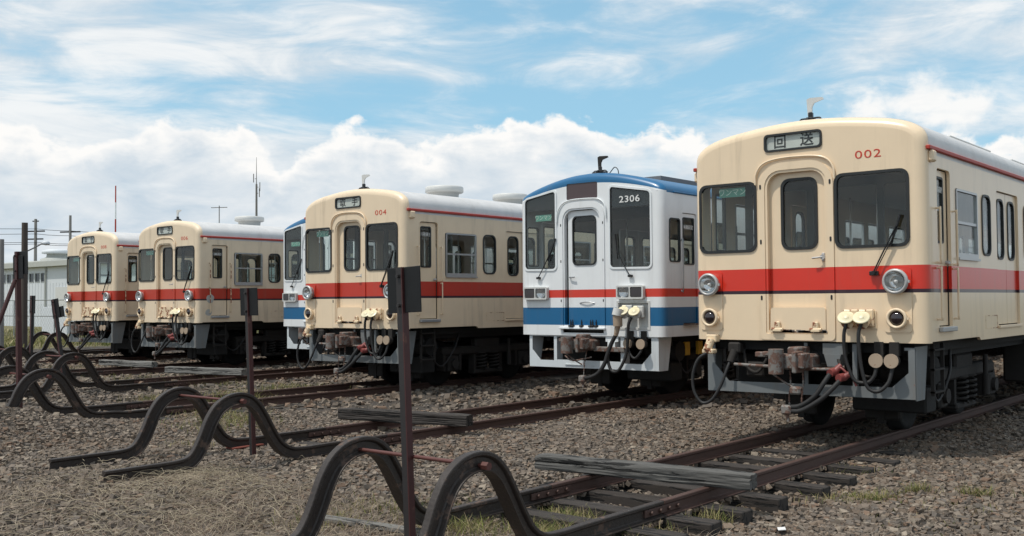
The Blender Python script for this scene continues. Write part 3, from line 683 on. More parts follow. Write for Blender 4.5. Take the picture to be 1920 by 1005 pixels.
    for s in (-1, 1):
        def ladder():
            g = MB()
            for yy in (0, .34): g.box(-.02, .02, yy, yy + .025, .52, 1.1)
            for z in (.55, .80, 1.02): g.box(-.03, .03, 0, .36, z, z + .02)
            return g
        part('step_ladder', car, ladder, M_under2, 'A_ladder', (s * 1.27, .50, 0))
    # ---- wiper, horn
    if wiper:
        wp = part('wiper', car, lambda: MB().cyl((0, .0, 0), (0, -.07, 0), .022, 10).box(-.05, .05, -.05, -.01, -.03, .02, .008).tube([(0, -.06, 0), (.12, -.055, .24), (.255, -.05, .50)], .009, 6, 2).tube([(.02, -.06, 0), (.14, -.055, .23), (.275, -.05, .48)], .006, 6, 2), M_black, 'A_wp', (.84, 0, 1.885))
        part('wiper_blade', wp, lambda: MB().box(-.009, .009, -.048, -.02, -.22, .13), M_black, 'A_wb', (.255, 0, .50), (0, R(18), 0))
    hn = part('aerial_base', car, lambda: _aerial_base(), M_black, 'aer', (.0, .3, 3.672))
    part('aerial_blade', hn, lambda: _aerial_blade(), M_vent, 'aerb')
    underframe(car, L)
    interior(car, w, L, 1.2, 3.12, [(-.95, 2.6), (.95, 2.6), (-.95, 3.9), (.95, 3.9), (.3, 1.6), (-.95, 9.2), (.95, 9.2)])
    return car
def _sidewin(name, parent, pts, r, key, a0, s, loc=None, gw=.026, fm=None):
    fr = part(name, parent, lambda: MB().plate(rpoly(pts, r), [rpoly(offs(pts, gw), max(r - gw * .6, .01))], a0 + s * .012, a0 - s * .03, 'x'), fm or M_rubber, key, loc)
    part('pane', fr, lambda: MB().plate(rpoly(offs(pts, gw * .7), max(r - gw * .5, .01)), [], a0 - s * .006, a0 - s * .011, 'x'), M_glass, key + 'p')
    return fr
def _chips():
    g = MB(); r = random.Random(3)
    for i in range(60):
        x = r.uniform(-.38, .26); a = r.uniform(.006, .03) * (1 if r.random() < .7 else 1.5); g.box(x, x + a * 1.6, -.0145, -.011, 1.216, 1.216 + a)
    return g
def _aerial_base():
    g = MB().box(-.05, .05, -.05, .05, .0, .07, .015).box(-.02, .03, -.03, .03, .06, .13, .01)
    for s in (-1, 1):
        g.tube([(0, 0, .055), (s * .07, 0, .06), (s * .125, 0, .05), (s * .135, 0, -.02)], .010, 6, 3)
        g.tube([(0, s * .1, .03), (0, s * .05, .055), (0, 0, .055)], .010, 6, 2)
    g.box(-.14, .14, -.03, .03, .02, .04); return g
def _aerial_blade():
    o = [(-.028, .09), (.022, .09), (.024, .19), (.05, .235), (.165, .268), (.15, .292), (-.0, .30), (-.04, .285)]
    return MB().plate(o, [], -.012, .012)

def white_car(X, Y, number, label, z0=0):
    L = 20.0; w = 1.425; car = empty('railcar', (X, Y, z0)); tag(car, label, 'railcar', 'railcars standing in a row on the sidings')
    WL = [(-1.296, 2.14), (-.655, 2.13), (-.655, 3.425), (-1.296, 3.315)]
    WR = [(.448, 2.13), (1.195, 2.12), (1.195, 3.295), (.448, 3.418)]
    DS = rect(-.42, 3.258, .20, 3.525)
    recess = [(-.50, 1.18), (.265, 1.18), (.265, 3.115), (-.50, 3.115)]
    jr = rect(.585, 1.168, 1.145, 1.56)
    def front():
        g = front_shell(SEC_B, w, 1.03, .115, [rpoly(WL, .07), rpoly(WR, .07), rpoly(DS, .03), rpoly(recess, [.01, .01, .2, .2]), rpoly(jr, .01), rect(-.52, 1.075, .30, 1.165)])
        return g
    part('front_panel', car, front, M_white, 'B_front')
    for s in (-1, 1):
        W_ = [('slim', .17, .50), ('cab', .56, 1.02), ('sash', 1.5, 2.4), ('door', 3.0, 4.3), ('sash', 4.8, 6.0), ('sash', 6.2, 7.4), ('sash', 7.6, 8.8), ('door', 9.4, 10.7), ('sash', 11.2, 12.4), ('sash', 12.6, 13.8), ('sash', 14, 15.2), ('door', 15.8, 17.1), ('sash', 17.6, 18.6)]
        hs = []
        for k, a, b in W_:
            hs.append(rpoly(rect(a, 2.19, b, 2.88), .06) if k in ('slim', 'sash') else rpoly(rect(a, 1.22, b, 2.98), .05))
        part('side_panel', car, lambda: MB().plate([(.115, 1.03), (L, 1.03), (L, 3.27), (.115, 3.27)], hs, s * w, s * (w - .035), 'x'), M_white, 'B_side%d' % s)
        for k, a, b in W_:
            kk = 'B%s%d%.1f' % (k, s, b - a)
            if k in ('slim', 'sash'): _sidewin('side_window', car, rect(0, 2.19, b - a, 2.88), .06, kk, s * w, s, (0, a, 0), .022)
            elif k == 'cab':
                dr = part('cab_door', car, lambda: MB().plate(rect(.01, 1.235, b - a - .01, 2.97), [rpoly(rect(.05, 2.16, .40, 2.91), .03)], s * (w - .018), s * (w - .045), 'x'), M_white, kk, (0, a, 0))
                _sidewin('window_gasket', dr, rect(.05, 2.16, .40, 2.91), .03, kk + 'g', s * (w - .018), s, None, .018)
                part('crew_room_sign', dr, text_mesh('乗務員室', .075), M_numwhite, loc=(s * (w - .012), .215, 2.75), rot=(math.pi / 2, 0, s * math.pi / 2))
                part('handrail', car, lambda: MB().tube([(s * w, 0, 0), (s * (w + .04), 0, .03), (s * (w + .04), 0, .75), (s * w, 0, .78)], .011, 6, 3), M_alu, 'B_hr%d' % s, (0, a - .04, 1.75))
                part('door_step', car, lambda: MB().box(min(s * w, s * (w + .04)), max(s * w, s * (w + .04)), 0, b - a, 1.20, 1.225), M_coupler, 'B_st%d' % s, (0, a, 0))
            else:
                for q in (0, 1):
                    y0_ = .01 + q * .645
                    dl = part('passenger_door', car, lambda: MB().plate(rect(y0_, 1.23, y0_ + .635, 2.97), [rpoly(rect(y0_ + .12, 2.0, y0_ + .515, 2.85), .08)], s * (w - .03), s * (w - .06), 'x'), M_white, kk + 'l%d' % q, (0, a, 0))
                    _sidewin('window_gasket', dl, rect(y0_ + .12, 2.0, y0_ + .515, 2.85), .08, kk + 'g%d' % q, s * (w - .03), s)
        part('gutter', car, lambda: MB().box(min(s * (w - .01), s * (w + .025)), max(s * (w - .01), s * (w + .025)), .3, L, 3.425 - .15, 3.30, .006), M_bluetrim, 'B_gut%d' % s)
    part('roof', car, lambda: roof_shell(SEC_B, .11, L), M_bluetrim, 'B_roof')
    part('roof_walkway', car, lambda: MB().box(-.6, .6, 1.3, L, 3.6, 3.70), pmat('grey_roof_mat', (.16, .16, .165), .8), 'B_rw')
    part('rear_panel', car, lambda: MB().plate([(-w, 1.03)] + SEC_B + [(w, 1.03)], [], L - .002, L - .04), M_white, 'B_rear')
    wins = []
    for nm, pts, kk in (('front_window', WL, 'B_wl'), ('front_window', WR, 'B_wr')):
        o_ = part(nm, car, lambda: MB().plate(rpoly(offs(pts, -.032), .09), [rpoly(pts, .06)], -.014, .002), M_whitep, kk)
        part('gasket', o_, lambda: MB().plate(rpoly(offs(pts, -.003), .065), [rpoly(offs(pts, .014), .05)], -.004, .02), M_rubber, kk + 'g')
        part('pane', o_, lambda: MB().plate(rpoly(offs(pts, .006), .055), [], .002, .008), M_glass, kk + 'p')
        wins.append(o_)
    if number:
        part('number_band', wins[1], lambda: MB().plate(rpoly([(.47, 3.08), (1.175, 3.08), (1.175, 3.27), (.47, 3.385)], .03), [], .014, .018), M_black, 'B_nb')
        part('lettering', wins[1], text_mesh(number, .145, .002, 1.08, 1.28, .0015), M_numwhite, loc=(.815, -.003, 3.195), rot=(math.pi / 2, 0, 0))
    g_ = part('driver_only_sign', wins[0], lambda: MB().box(-.165, .165, .05, .058, -.055, .055), M_green, 'B_gs', (-.945, 0, 3.0))
    part('lettering', g_, text_mesh('ワンマン', .095, .001, .95), M_greentxt, loc=(0, .048, -.002), rot=(math.pi / 2, 0, 0))
    part('window_blackout', wins[0], lambda: MB().plate(rpoly([(-1.28, 3.12), (-.67, 3.12), (-.67, 3.405), (-1.28, 3.30)], .03), [], .014, .018), M_black, 'B_bo')
    part('destination_sign', car, lambda: MB().plate(rpoly(DS, .03), [], .01, .02), M_maroon, 'B_ds')
    so = [(-.56, 1.16), (.335, 1.16), (.335, 3.23), (-.56, 3.23)]
    part('door_surround', car, lambda: MB().plate(rpoly(so, [.01, .01, .28, .28], 8), [rpoly(recess, [.01, .01, .2, .2], 6)], -.016, .003), M_white, 'B_surr')
    part('door_jamb', car, lambda: MB().plate(rpoly(offs(recess, -.004), [.01, .01, .2, .2], 6), [rpoly(offs(recess, .028), [.01, .01, .18, .18], 6)], -.003, .08), M_white, 'B_jamb')
    arc = [(-.615, 2.90), (-.61, 3.02), (-.57, 3.12), (-.50, 3.20), (-.38, 3.245), (-.2, 3.26), (.1, 3.255), (.24, 3.235), (.33, 3.17), (.37, 3.07), (.375, 2.92)]
    part('rain_gutter', car, lambda: MB().tube([(x, -.02, z) for x, z in arc], .012, 6, 4), M_whitep, 'B_arc')
    dw = rect(-.335, 2.178, .145, 2.988)
    door = part('front_door', car, lambda: MB().plate(rpoly([(-.425, 1.20), (.237, 1.20), (.237, 3.075), (-.425, 3.075)], [.01, .01, .05, .05]), [rpoly(dw, .09)], .045, .075), M_white, 'B_door')
    window('window_gasket', door, dw, .09, 'B_dw', yface=.045, depth=.02, gw=.022)
    part('door_handle', door, lambda: MB().tube([(-.38, .045, 1.985), (-.38, .01, 1.985), (-.27, 0, 1.985)], .012, 6, 2), M_alu, 'B_hdl')
    part('grab_handle', door, lambda: MB().tube([(-.2, .04, 1.56), (-.1, .02, 1.575), (.0, .02, 1.575), (.1, .04, 1.56)], .008, 6, 3), M_alu, 'B_gh')
    part('door_sill', car, lambda: MB().box(-.57, .345, -.045, .03, 1.135, 1.168, .006), M_whitep, 'B_sill')
    for x in (-.34, -.30, -.12, .06, .10, .17):
        part('bracket_foot', car, lambda: MB().box(-.03, .03, -.06, .03, 1.172, 1.20, .006).cyl((0, -.02, 1.2), (0, -.02, 1.26), .014, 8).cyl((0, -.02, 1.255), (0, -.02, 1.29), .008, 6), M_black, 'B_bf', (x, 0, 0))
    for x in (-.535, .31):
        for z in (1.6, 2.25, 2.85): part('bolt_slot', car, lambda: MB().plate(rpoly(rect(-.009, -.022, .009, .022), .009), [], -.0185, -.015), M_black, 'B_slot', (x, 0, z))
    for x, dark in ((-1.05, -1), (.84, 1)):
        o_ = part('headlight_unit', car, lambda: MB().plate(rpoly(rect(-.25, -.105, .25, .105), .03), [rpoly(rect(-.225, -.08, -.01, .08), .02), rpoly(rect(.01, -.08, .225, .08), .02)], -.07, .0).box(-.245, .245, -.01, .0, -.10, .10), M_vent, 'B_hu', (x, -.002, 1.727))
        part('headlight', o_, lambda: MB().lathe([(.001, -.02), (.05, -.03), (.085, -.055)], (0, 0, 0), 'y', 20), M_lampbowl, 'B_hl', (-.1175 * dark, 0, 0))
        part('lens', o_, lambda: MB().box(-.106, .106, -.06, -.056, -.08, .08), M_lens, 'B_lens', (-.1175 * dark, 0, 0))
        part('tail_light', o_, lambda: MB().box(-.106, .106, -.058, -.03, -.08, .08, .01), M_lampdark, 'B_tl', (.1175 * dark, 0, 0))
    # jumper recess
    part('socket_recess', car, lambda: MB().plate(rect(.58, 1.16, 1.15, 1.565), [], .055, .07).plate(offs(jr, -.03), [jr], -.008, .002), M_vent, 'B_rec')
    part('socket_recess_lining', car, lambda: MB().plate(offs(jr, -.004), [offs(jr, .006)], .0, .056), M_vent, 'B_recl')
    j1 = jumper_socket(car, .78, .0, 1.43, m=M_vent); j2 = jumper_socket(car, .99, .0, 1.42, m=M_vent)
    part('plug', car, lambda: MB().cyl((.70, -.20, 1.37), (.70, -.19, 1.20), .075, 14).cyl((.70, -.19, 1.22), (.66, -.19, 1.05), .05, 12, .035), M_oldsocket, 'B_plug')
    part('plug_body', car, lambda: MB().cyl((.72, -.19, 1.47), (.70, -.21, 1.36), .085, 16), M_vent, 'B_plugb')
    hose(car, [(.66, -.19, 1.06), (.58, -.2, .92), (.52, -.22, .76), (.47, -.24, .60), (.36, -.27, .45), (.20, -.28, .38), (.08, -.26, .37)], .033)
    hose(car, [(.93, -.16, 1.34), (.89, -.18, 1.22), (.87, -.17, 1.0), (.84, -.16, .82), (.80, -.18, .66), (.70, -.2, .50), (.58, -.2, .50), (.52, -.2, .62), (.50, -.19, .76)], .025)
    hose(car, [(.80, -.1, 1.0), (.86, -.12, .8), (.95, -.12, .70), (1.04, -.10, .78), (1.08, -.06, .90)], .02)
    for x in (.82, 1.06):
        ls = part('lower_socket', car, lambda: MB().cyl((0, 0, 0), (0, -.10, 0), .065, 14).box(-.05, .05, -.02, .05, .05, .2), M_under2, 'A_ls', (x, .0, .92))
        part('socket_cover', ls, lambda: MB().cyl((0, -.10, 0), (0, -.118, 0), .078, 20), M_oldsocket, 'A_lsc')
    part('hose_coupling', car, lambda: MB().box(-.06, .06, -.05, .05, -.06, .05, .02).cyl((0, 0, -.05), (.02, 0, -.14), .02, 8), M_coupler, 'A_hc', (.06, -.26, .36))
    part('chain', car, lambda: MB().tube([(0, 0, 0), (-.02, -.03, -.16), (-.04, -.04, -.32), (-.05, -.04, -.46)], lambda u: .007 + .006 * (math.sin(u * 75) > 0), 5, 10), M_coupler, 'B_chain', (.12, -.2, .85))
    cp = part('coupler', car, lambda: MB().box(-.13, .15, -.12, .9, .80, .98, .03).box(-.20, .10, -.32, -.10, .81, .98, .02).box(.05, .17, -.40, -.20, .83, 1.0, .012).box(.05, .10, -.44, -.22, .78, 1.02, .01).box(-.10, .04, -.22, .1, .96, 1.06, .015), M_coupler, 'A_cp')
    part('knuckle', cp, lambda: MB().cyl((-.17, -.36, .76), (-.17, -.36, 1.02), .10, 20).box(-.34, -.16, -.36, -.28, .94, .99, .01), M_coupler, 'B_kn')
    part('release_lever', cp, lambda: MB().tube([(-.4, -.1, .70), (-.1, -.3, .64), (.2, -.2, .7)], .012, 6, 3).box(.1, .7, -.02, .06, .78, .86, .01).tube([(-.28, -.3, .78), (-.1, -.28, .66), (.05, -.26, .58)], .012, 6, 3), M_coupler, 'B_rl')
    part('buffer_bracket', car, lambda: MB().box(.32, .56, .02, .2, .94, 1.05).box(.37, .51, .0, .16, .8, .94), M_whitep, 'B_bb')
    def plough():
        o = [(-1.25, 1.05), (-1.25, .495), (1.30, .505), (1.30, 1.05)]
        hl = [(-1.19, 1.01), (-1.19, .78), (-1.02, .61), (-.73, .61), (-.73, 1.01)]
        hm = [(-.67, .625), (.60, .625), (.60, 1.01), (-.67, 1.01)]
        hr = [(.67, .60), (1.0, .60), (1.17, .78), (1.17, 1.01), (.67, 1.01)]
        g = MB().plate(o, [hl, hm, hr], .03, .045)
        for x in (-.70, -1.24, 1.28, .635): g.box(x - .006, x + .006, .04, .22, .6, 1.03)
        g.plate([(.045, .50), (.30, .50), (.42, 1.04), (.045, 1.04)], [], 1.30, 1.288, 'x').plate([(.045, .50), (.30, .50), (.42, 1.04), (.045, 1.04)], [], -1.25, -1.238, 'x')
        g.box(-.5, .1, .012, .03, .548, .556)
        return g
    part('plough_frame', car, plough, M_whiteframe, 'B_plough')
    for s in (-1, 1):
        for yy in (0, .42): part('suspension_bracket', car, lambda: MB().box(-.03, .03, 0, .15, .70, .92, .01), pmat('yellow_bracket_paint', (.55, .33, .03), .6, rust=.4), 'B_yb', (s * 1.18, 1.0 + yy, 0))
    for x, dr_ in ((-1.0, .27), (.835, -.25)):
        wp = part('wiper', car, lambda: MB().cyl((0, .0, 0), (0, -.05, 0), .02, 10).box(-.045, .045, -.045, -.015, -.02, .015, .006).tube([(0, -.04, 0), (dr_ * .5, -.045, .20), (dr_, -.04, .43)], .008, 6, 2), M_black, 'B_wp%.2f' % dr_, (x, 0, 1.985))
        part('wiper_blade', wp, lambda: MB().box(-.008, .008, -.04, -.018, -.16, .24), M_black, 'B_wb', (dr_, 0, .43), (0, R(24 if dr_ > 0 else -6), 0))
    hn = part('aerial_base', car, lambda: _aerial_base(), M_black, 'aer', (.05, .3, 3.678)); part('aerial_blade', hn, lambda: _aerial_blade(), M_under2, 'aerb')
    hose(car, [(.22, .3, 3.66), (.28, .3, 3.72), (.34, .3, 3.77), (.40, .3, 3.73), (.42, .3, 3.64)], .008, M_black, 'aerial_cable')
    underframe(car, L)
    interior(car, w, L, 1.15, 3.2, [(-.95, 2.6), (.95, 2.6), (.3, 1.6), (-.95, 9.2)])
    return car

# ------------------------------------------------------------------ tracks
TR = [(-4.91, 7.05, .0), (-9.56, 8.40, .02), (-14.17, 8.55, .07), (-18.6, 11.2, .07), (-22.97, 12.0, .05), (-27.9, 13.6, .05), (-32.8, 17.6, .05)]   # x, joint y, rail height
def sm(a, b, v): u = np.clip((v - a) / (b - a), 0, 1); return u * u * (3 - 2 * u)
def gh(x, y):
    x = np.asarray(x, float); y = np.asarray(y, float)
    h = -.164 + .045 * sm(-6.3, -8.5, x) + .05 * sm(-11, -13, x) - .02 * sm(-26, -40, x)
    h = h + .36 * np.exp(-((x + 13.55) ** 2 + (y - 5.35) ** 2) / 1.7)
    h = h + .045 * sm(6.6, 5.0, y) * sm(-5.5, -7.5, x) + .035 * np.exp(-((x + 10.6) ** 2 / 1.2 + (y - 5.4) ** 2 / 1.5))
    h = h + .012 * np.sin(x * 2.1 + 1) * np.sin(y * 1.7) + .008 * np.sin(x * 5.3 + y * 3.9)
    h = h + .03 * sm(2.5, .5, np.abs(x + 7.2)) * sm(7, 9, y)
    h = h - .065 * sm(1.7, 1.2, np.abs(x + 4.7)) * sm(5.6, 6.3, y) * sm(11.8, 8.6, y)
    for i, (tx_, yj, rz) in enumerate(TR):
        k = sm(1.7, 1.15, np.abs(x - tx_)) * sm(yj + (3.4 if i == 0 else -.8), yj + (5.2 if i == 0 else .3), y)
        h = h * (1 - k) + k * (rz - .134 + .012 * np.sin(x * 3.7 + y * 2.3) + .010 * np.sin(y * 6.1 + x))
    return h
RAILP = [(-.030, 0.0), (.030, 0.0), (.034, -.008), (.034, -.030), (.026, -.040), (.008, -.050), (.008, -.122), (.02, -.132), (.0635, -.142), (.0635, -.153), (-.0635, -.153), (-.0635, -.142), (-.02, -.132), (-.008, -.122), (-.008, -.050), (-.026, -.040), (-.034, -.030), (-.034, -.008)]
RAILP = [(a * .9, h * .8) for a, h in RAILP]
def rail_sweep(path, closed_ends=True):
    P = [Vector(p) for p in path]; g = MB(); v = []; n = len(RAILP)
    for i, p in enumerate(P):
        T = (P[min(i + 1, len(P) - 1)] - P[max(i - 1, 0)]).normalized(); X_ = Vector((1, 0, 0)); X_ = (X_ - T * X_.dot(T)).normalized(); U = X_.cross(T)
        if U.z < 0 and abs(T.y) > .5: U = -U
        for a, h in RAILP: v.append(p + X_ * a + U * h)
    g.add(v, [(i * n + k, i * n + (k + 1) % n, (i + 1) * n + (k + 1) % n, (i + 1) * n + k) for i in range(len(P) - 1) for k in range(n)])
    g.add(v[:n], [tuple(range(n))]); g.add(v[-n:], [tuple(range(n))[::-1]]); return g
ARCH = [(-1.47, .035), (-1.05, .037), (-.74, .04), (-.60, .065), (-.525, .14), (-.455, .27), (-.39, .41), (-.29, .545), (-.15, .63), (.01, .655), (.15, .625), (.265, .54), (.35, .425), (.42, .31), (.50, .18), (.585, .075), (.70, .015), (.84, .0), (.97, -.002)]
def joint(parent, x, y, z):
    fp = part('fishplate', parent, lambda: MB().box(.006, .026, -.28, .28, -.096, -.036, .004).box(-.026, -.006, -.28, .28, -.096, -.036, .004), M_rail, 'fp', (x, y, z))
    for k in range(4):
        part('bolt', fp, lambda: MB().cyl((-.05, 0, 0), (.052, 0, 0), .018, 6, smooth=False), M_rail, 'bolt', (0, -.20 + k * .133, -.066))
names = ['nearest track at the lower right', 'second track from the right', 'third track from the right under railcar 004', 'fourth track, under the half-hidden white and blue railcar', 'fifth track, under railcar 006', 'sixth track, under railcar 008', 'empty farthest track behind railcar 008']
APEX = {0: 4.83, 1: 6.30, 2: 6.47, 3: 9.10, 4: 10.0, 5: 11.2, 6: 15.75}
SL_Y0 = [6.55, 7.09, 7.66, 8.33, 9.08, 9.70, 10.30]
for i, (tx_, yj, rz) in enumerate(TR):
    tr = empty('railway_track', (tx_, 0, rz)); tag(tr, 'rusty rails on dark timber sleepers, ' + names[i], 'railway track', 'parallel siding tracks')
    for s in (-1, 1):
        part('rail', tr, rail_sweep([(s * .5665, yj + .006, 0), (s * .5665, 60, 0)]), M_rail)
        joint(tr, s * .5665, yj, 0)
    ys = list(SL_Y0) if i == 0 else [yj - .45 + k * .62 for k in range(6)]
    while ys[-1] < (40 if i < 3 else 45): ys.append(ys[-1] + .62)
    if i == 6: ys = ys[:30]
    r = random.Random(i + 50)
    for k, y in enumerate(ys):
        prot = .02 if (i == 0 and k < 4) else (-.01 if i == 0 and k < 9 else -.022 if k < 6 else -.03)
        o = part('sleeper', tr, lambda: MB().box(-1.05, 1.05, -.10, .10, -.14, 0, .008), M_sleeper, 'sleeper', (r.uniform(-.05, .05), y, -.127), (r.uniform(-.01, .01), 0, r.uniform(-.03, .03)))
# bent rail stops
for i, (tx_, yj, rz) in enumerate(TR):
    if i == 5: continue
    bs = empty('bent_rail_stop', (tx_, 0, rz))
    tag(bs, ['pair of black rails bent up into arches at the bottom centre', 'pair of bent arch rails left of the thin post, feet in dry grass', 'big arch of bent dark rail low at the left edge by the tall post', 'two bent arch rails in the left middle, ending the fourth track', 'small bent arch rails cut by the left picture edge', '', 'farthest small pair of bent arch rails by the grass'][i], 'rail stop', 'bent rail stops at the track ends')
    for s in (-1, 1):
        dz = .02 if i in (2,) else 0
        pts = [(s * .5665, APEX[i] + (0.04 if s < 0 else 0) + a, h + dz * (a > -2)) for a, h in ARCH]
        pts += [(s * .5665, APEX[i] + 1.15, 0), (s * .5665, yj - .006, 0)] if yj - APEX[i] > 1.3 else [(s * .5665, yj - .006, 0)]
        head = catmull(pts[:-1], 5)
        if head[-1].y < yj - .1: head.append(Vector(pts[-1]))
        part('bent_rail', bs, rail_sweep(head), M_bent)
    part('tie_rod', bs, lambda: MB().cyl((-.64, 0, 0), (.64, 0, 0), .014, 8).cyl((-.66, 0, 0), (-.60, 0, 0), .028, 6, smooth=False).cyl((.60, 0, 0), (.66, 0, 0), .028, 6, smooth=False), M_rod, 'tie', (0, APEX[i] + .02, .565))
# posts carrying stop boards, seen from behind
def post(base, top, w_, board, label, m1, m2, bz=.29, bw=.32, extra=None, bo=0):
    b = Vector(base); tdir = Vector(top) - b; Lp = tdir.length
    o = empty('sign_post', base); o.rotation_euler = tdir.to_track_quat('Z', 'Y').to_euler(); o.rotation_mode = 'QUATERNION'
    q = Vector((0, 0, 1)).rotation_difference(tdir.normalized()); o.rotation_quaternion = q
    tag(o, label, 'sign post', 'steel posts at the track ends')
    t_ = .009
    part('post', o, MB().box(-w_, 0, -t_, 0, 0, Lp), m1)
    part('post_flange', o, MB().box(0, t_, -t_, w_ * .9, 0, Lp), m2)
    bd = part('board', o, MB().box(-bw / 2, bw / 2, .012, .022, Lp - bz - .02 + bo, Lp + .0 + bo, .003), M_boardm)
    for z in (Lp - .06, Lp - bz + .03): part('bolt', bd, MB().cyl((-w_ * .45, -.012, z), (-w_ * .45, -.03, z), .014, 6, smooth=False), M_postgrey)
    if extra: part('board', o, MB().box(*extra, .003), M_boardm)
    return o
post((-4.90, 4.80, -.25), (-4.985, 4.80, 1.845), .049, 1, 'tall steel angle post with a dark square board, in front of railcar 004', M_postgrey, M_postred)
post((-9.52, 6.87, -.2), (-9.535, 6.80, 1.775), .046, 1, 'thin dark post with a black board, between railcar 006 and the half-hidden railcar', M_postgrey, M_postred)
post((-14.2, 6.40, -.2), (-14.23, 6.36, 2.34), .055, 1, 'tallest post at the left edge with two overlapping dark boards', M_postred, M_postred, .30, .30, (.0, .25, .03, .04, 2.22, 2.54), -.06)
post((-18.5, 9.20, -.2), (-18.72, 9.05, 1.70), .055, 1, 'leaning post with two small dark boards left of railcar 008', M_postred, M_postgrey, .34, .28, (.05, .27, .03, .04, 1.56, 1.76))
post((-22.9, 10.55, -.2), (-22.9, 10.58, 1.80), .055, 1, 'thin red-brown post with one small black board near the far arches', M_postred, M_postgrey, .38, .26)
br = part('brace', None, MB().cyl((-14.25, 5.6, -.1), (-14.2, 6.33, 1.95), .03, 8), M_postred); br.name = 'leaning_brace'
tag(br, 'slanting red-brown steel bar leaning against the tallest left post', 'brace')

# timber beams laid over the rails as wheel stops
def beam(p0, p1, th, hh, label, m, seed, n=70):
    p0, p1 = Vector(p0), Vector(p1); L = (p1 - p0).length; r = random.Random(seed); v = []; K = 28
    sec = rpoly([(-th / 2, -hh), (th / 2, -hh), (th / 2, 0), (-th / 2, 0)], .018, 2)
    P = []
    for k in range(len(sec)):
        a, b = Vector(sec[k]), Vector(sec[(k + 1) % len(sec)]); ns = max(1, int((b - a).length / .012))
        for q in range(ns): P.append(a.lerp(b, q / ns))
    K = len(P); c = Vector((0, -hh / 2))
    for i in range(n + 1):
        u = i / n
        for k, q in enumerate(P):
            d_ = (q - c).normalized()
            g1 = mnoise.noise(Vector((u * L * 1.6, k * .9, seed))); g2 = mnoise.noise(Vector((u * L * 7, k * 2.2, seed + 9))); g3 = mnoise.noise(Vector((u * L * 2.2, k * .12, seed + 4)))
            e = .004 * g2 + .024 * min(g1 + .05, .0) + .010 * g3
            taper = 1 - .06 * max(0, (abs(u - .5) - .46) / .04)
            jag = (.012 * mnoise.noise(Vector((k * .5, 0, seed)))) if i in (0, n) else 0
            qq = c + (q - c) * taper + d_ * e
            v.append((u * L + (jag if i else -jag), qq.x, qq.y))
    f = [(i * K + k, i * K + (k + 1) % K, (i + 1) * K + (k + 1) % K, (i + 1) * K + k) for i in range(n) for k in range(K)]
    g = MB().add(v, f); b = len(g.v)
    for e_, base in ((0, 0), (1, n * K)):
        g.v.append((e_ * L + (.012 if not e_ else -.012), 0, -hh / 2)); ci = len(g.v) - 1
        for k in range(K): g.f.append((base + k, base + (k + 1) % K, ci)); g.s.append(False)
    o = part('timber_beam', None, g, m); d_ = (p1 - p0)
    o.location = p0; o.rotation_euler = (0, -math.asin(d_.z / L), math.atan2(d_.y, d_.x)); tag(o, label, 'timber beam', 'old timbers lying across the rails'); return o
beam((-6.04, 7.62, .15), (-3.97, 7.92, .135), .19, .135, 'cracked silver-grey timber lying across the nearest track', M_beam, 1, 110)
beam((-10.66, 9.13, .17), (-8.72, 9.58, .165), .19, .15, 'dark brown timber lying across the second track behind the signpost', M_beam2, 2)
beam((-20.0, 12.2, .23), (-17.84, 12.65, .23), .18, .14, 'pale timber across the fourth track, right one of the two far timbers', M_beam3, 3, 40)
beam((-24.2, 12.93, .21), (-22.16, 13.17, .21), .18, .14, 'pale timber across the fifth track, left one of the two far timbers', M_beam3, 4, 40)

# ------------------------------------------------------------------ the railcars
cream_car(-4.91, 11.09, '002', '回　送', 'cream railcar numbered 002, nearest one at the right edge', M_body, vents='box')
white_car(-9.60, 13.42, '2306', 'white and blue railcar numbered 2306 in the middle of the row')
cream_car(-14.17, 12.38, '004', '取　手', 'cream railcar numbered 004 behind the tall dark signpost', M_body4)
white_car(-18.6, 15.27, None, 'half-hidden white and blue railcar between 004 and 006')
cream_car(-22.97, 13.98, '006', '取　手', 'rust-stained cream railcar numbered 006 with grey filler patches on its corner', M_body6, worn=True)
c8 = cream_car(-27.9, 14.53, '008', '取　手', 'cream railcar numbered 008, farthest one at the left', M_body6, worn=True)

# filler patches on the corner of railcar 006
for o in list(bpy.data.objects):
    if o.name.startswith('railcar') and o.parent is None and '006' in o['label']: c6 = o
for (y, z, rr, sd) in ((.33, 1.705, .11, 1), (.28, 1.37, .085, 2)):
    r = random.Random(sd); pts = [(y + rr * (1 + .13 * r.uniform(-1, 1)) * math.cos(a), z + rr * (1 + .13 * r.uniform(-1, 1)) * math.sin(a)) for a in [k * 2 * math.pi / 14 for k in range(14)]]
    part('filler_patch', c6, MB().plate(pts, [], 1.403, 1.399, 'x'), M_putty)

# ------------------------------------------------------------------ ground
def axis(a, b, step, far):
    m = list(np.arange(a, b, step)); lo, hi = [], []; d_ = step; p = a
    while p > -far: d_ *= 1.35; p -= d_; lo.append(p)
    d_ = step; p = m[-1]
    while p < far: d_ *= 1.35; p += d_; hi.append(p)
    return np.array(lo[::-1] + m + hi)
gx, gy = axis(-42, 8, .2, 1500), axis(-2, 40, .2, 1500)
GX, GY = np.meshgrid(gx, gy); GZ = gh(GX, GY)
inn = sm(-42, -40, GX) * sm(10, 8, GX) * sm(-4, -2, GY) * sm(42, 39, GY); GZ = GZ * inn + (1 - inn) * -.2
bump = np.array([mnoise.noise(Vector((x * 2.2, y * 2.2, 0))) * .012 for x, y in zip(GX.ravel(), GY.ravel())]).reshape(GX.shape)
GZ = GZ + bump * inn - .004
nx, ny = len(gx), len(gy)
V = np.stack([GX.ravel(), GY.ravel(), GZ.ravel()], 1)
ii, jj = np.meshgrid(np.arange(nx - 1), np.arange(ny - 1)); q0 = (jj * nx + ii).ravel()
F = np.stack([q0, q0 + 1, q0 + nx + 1, q0 + nx], 1)
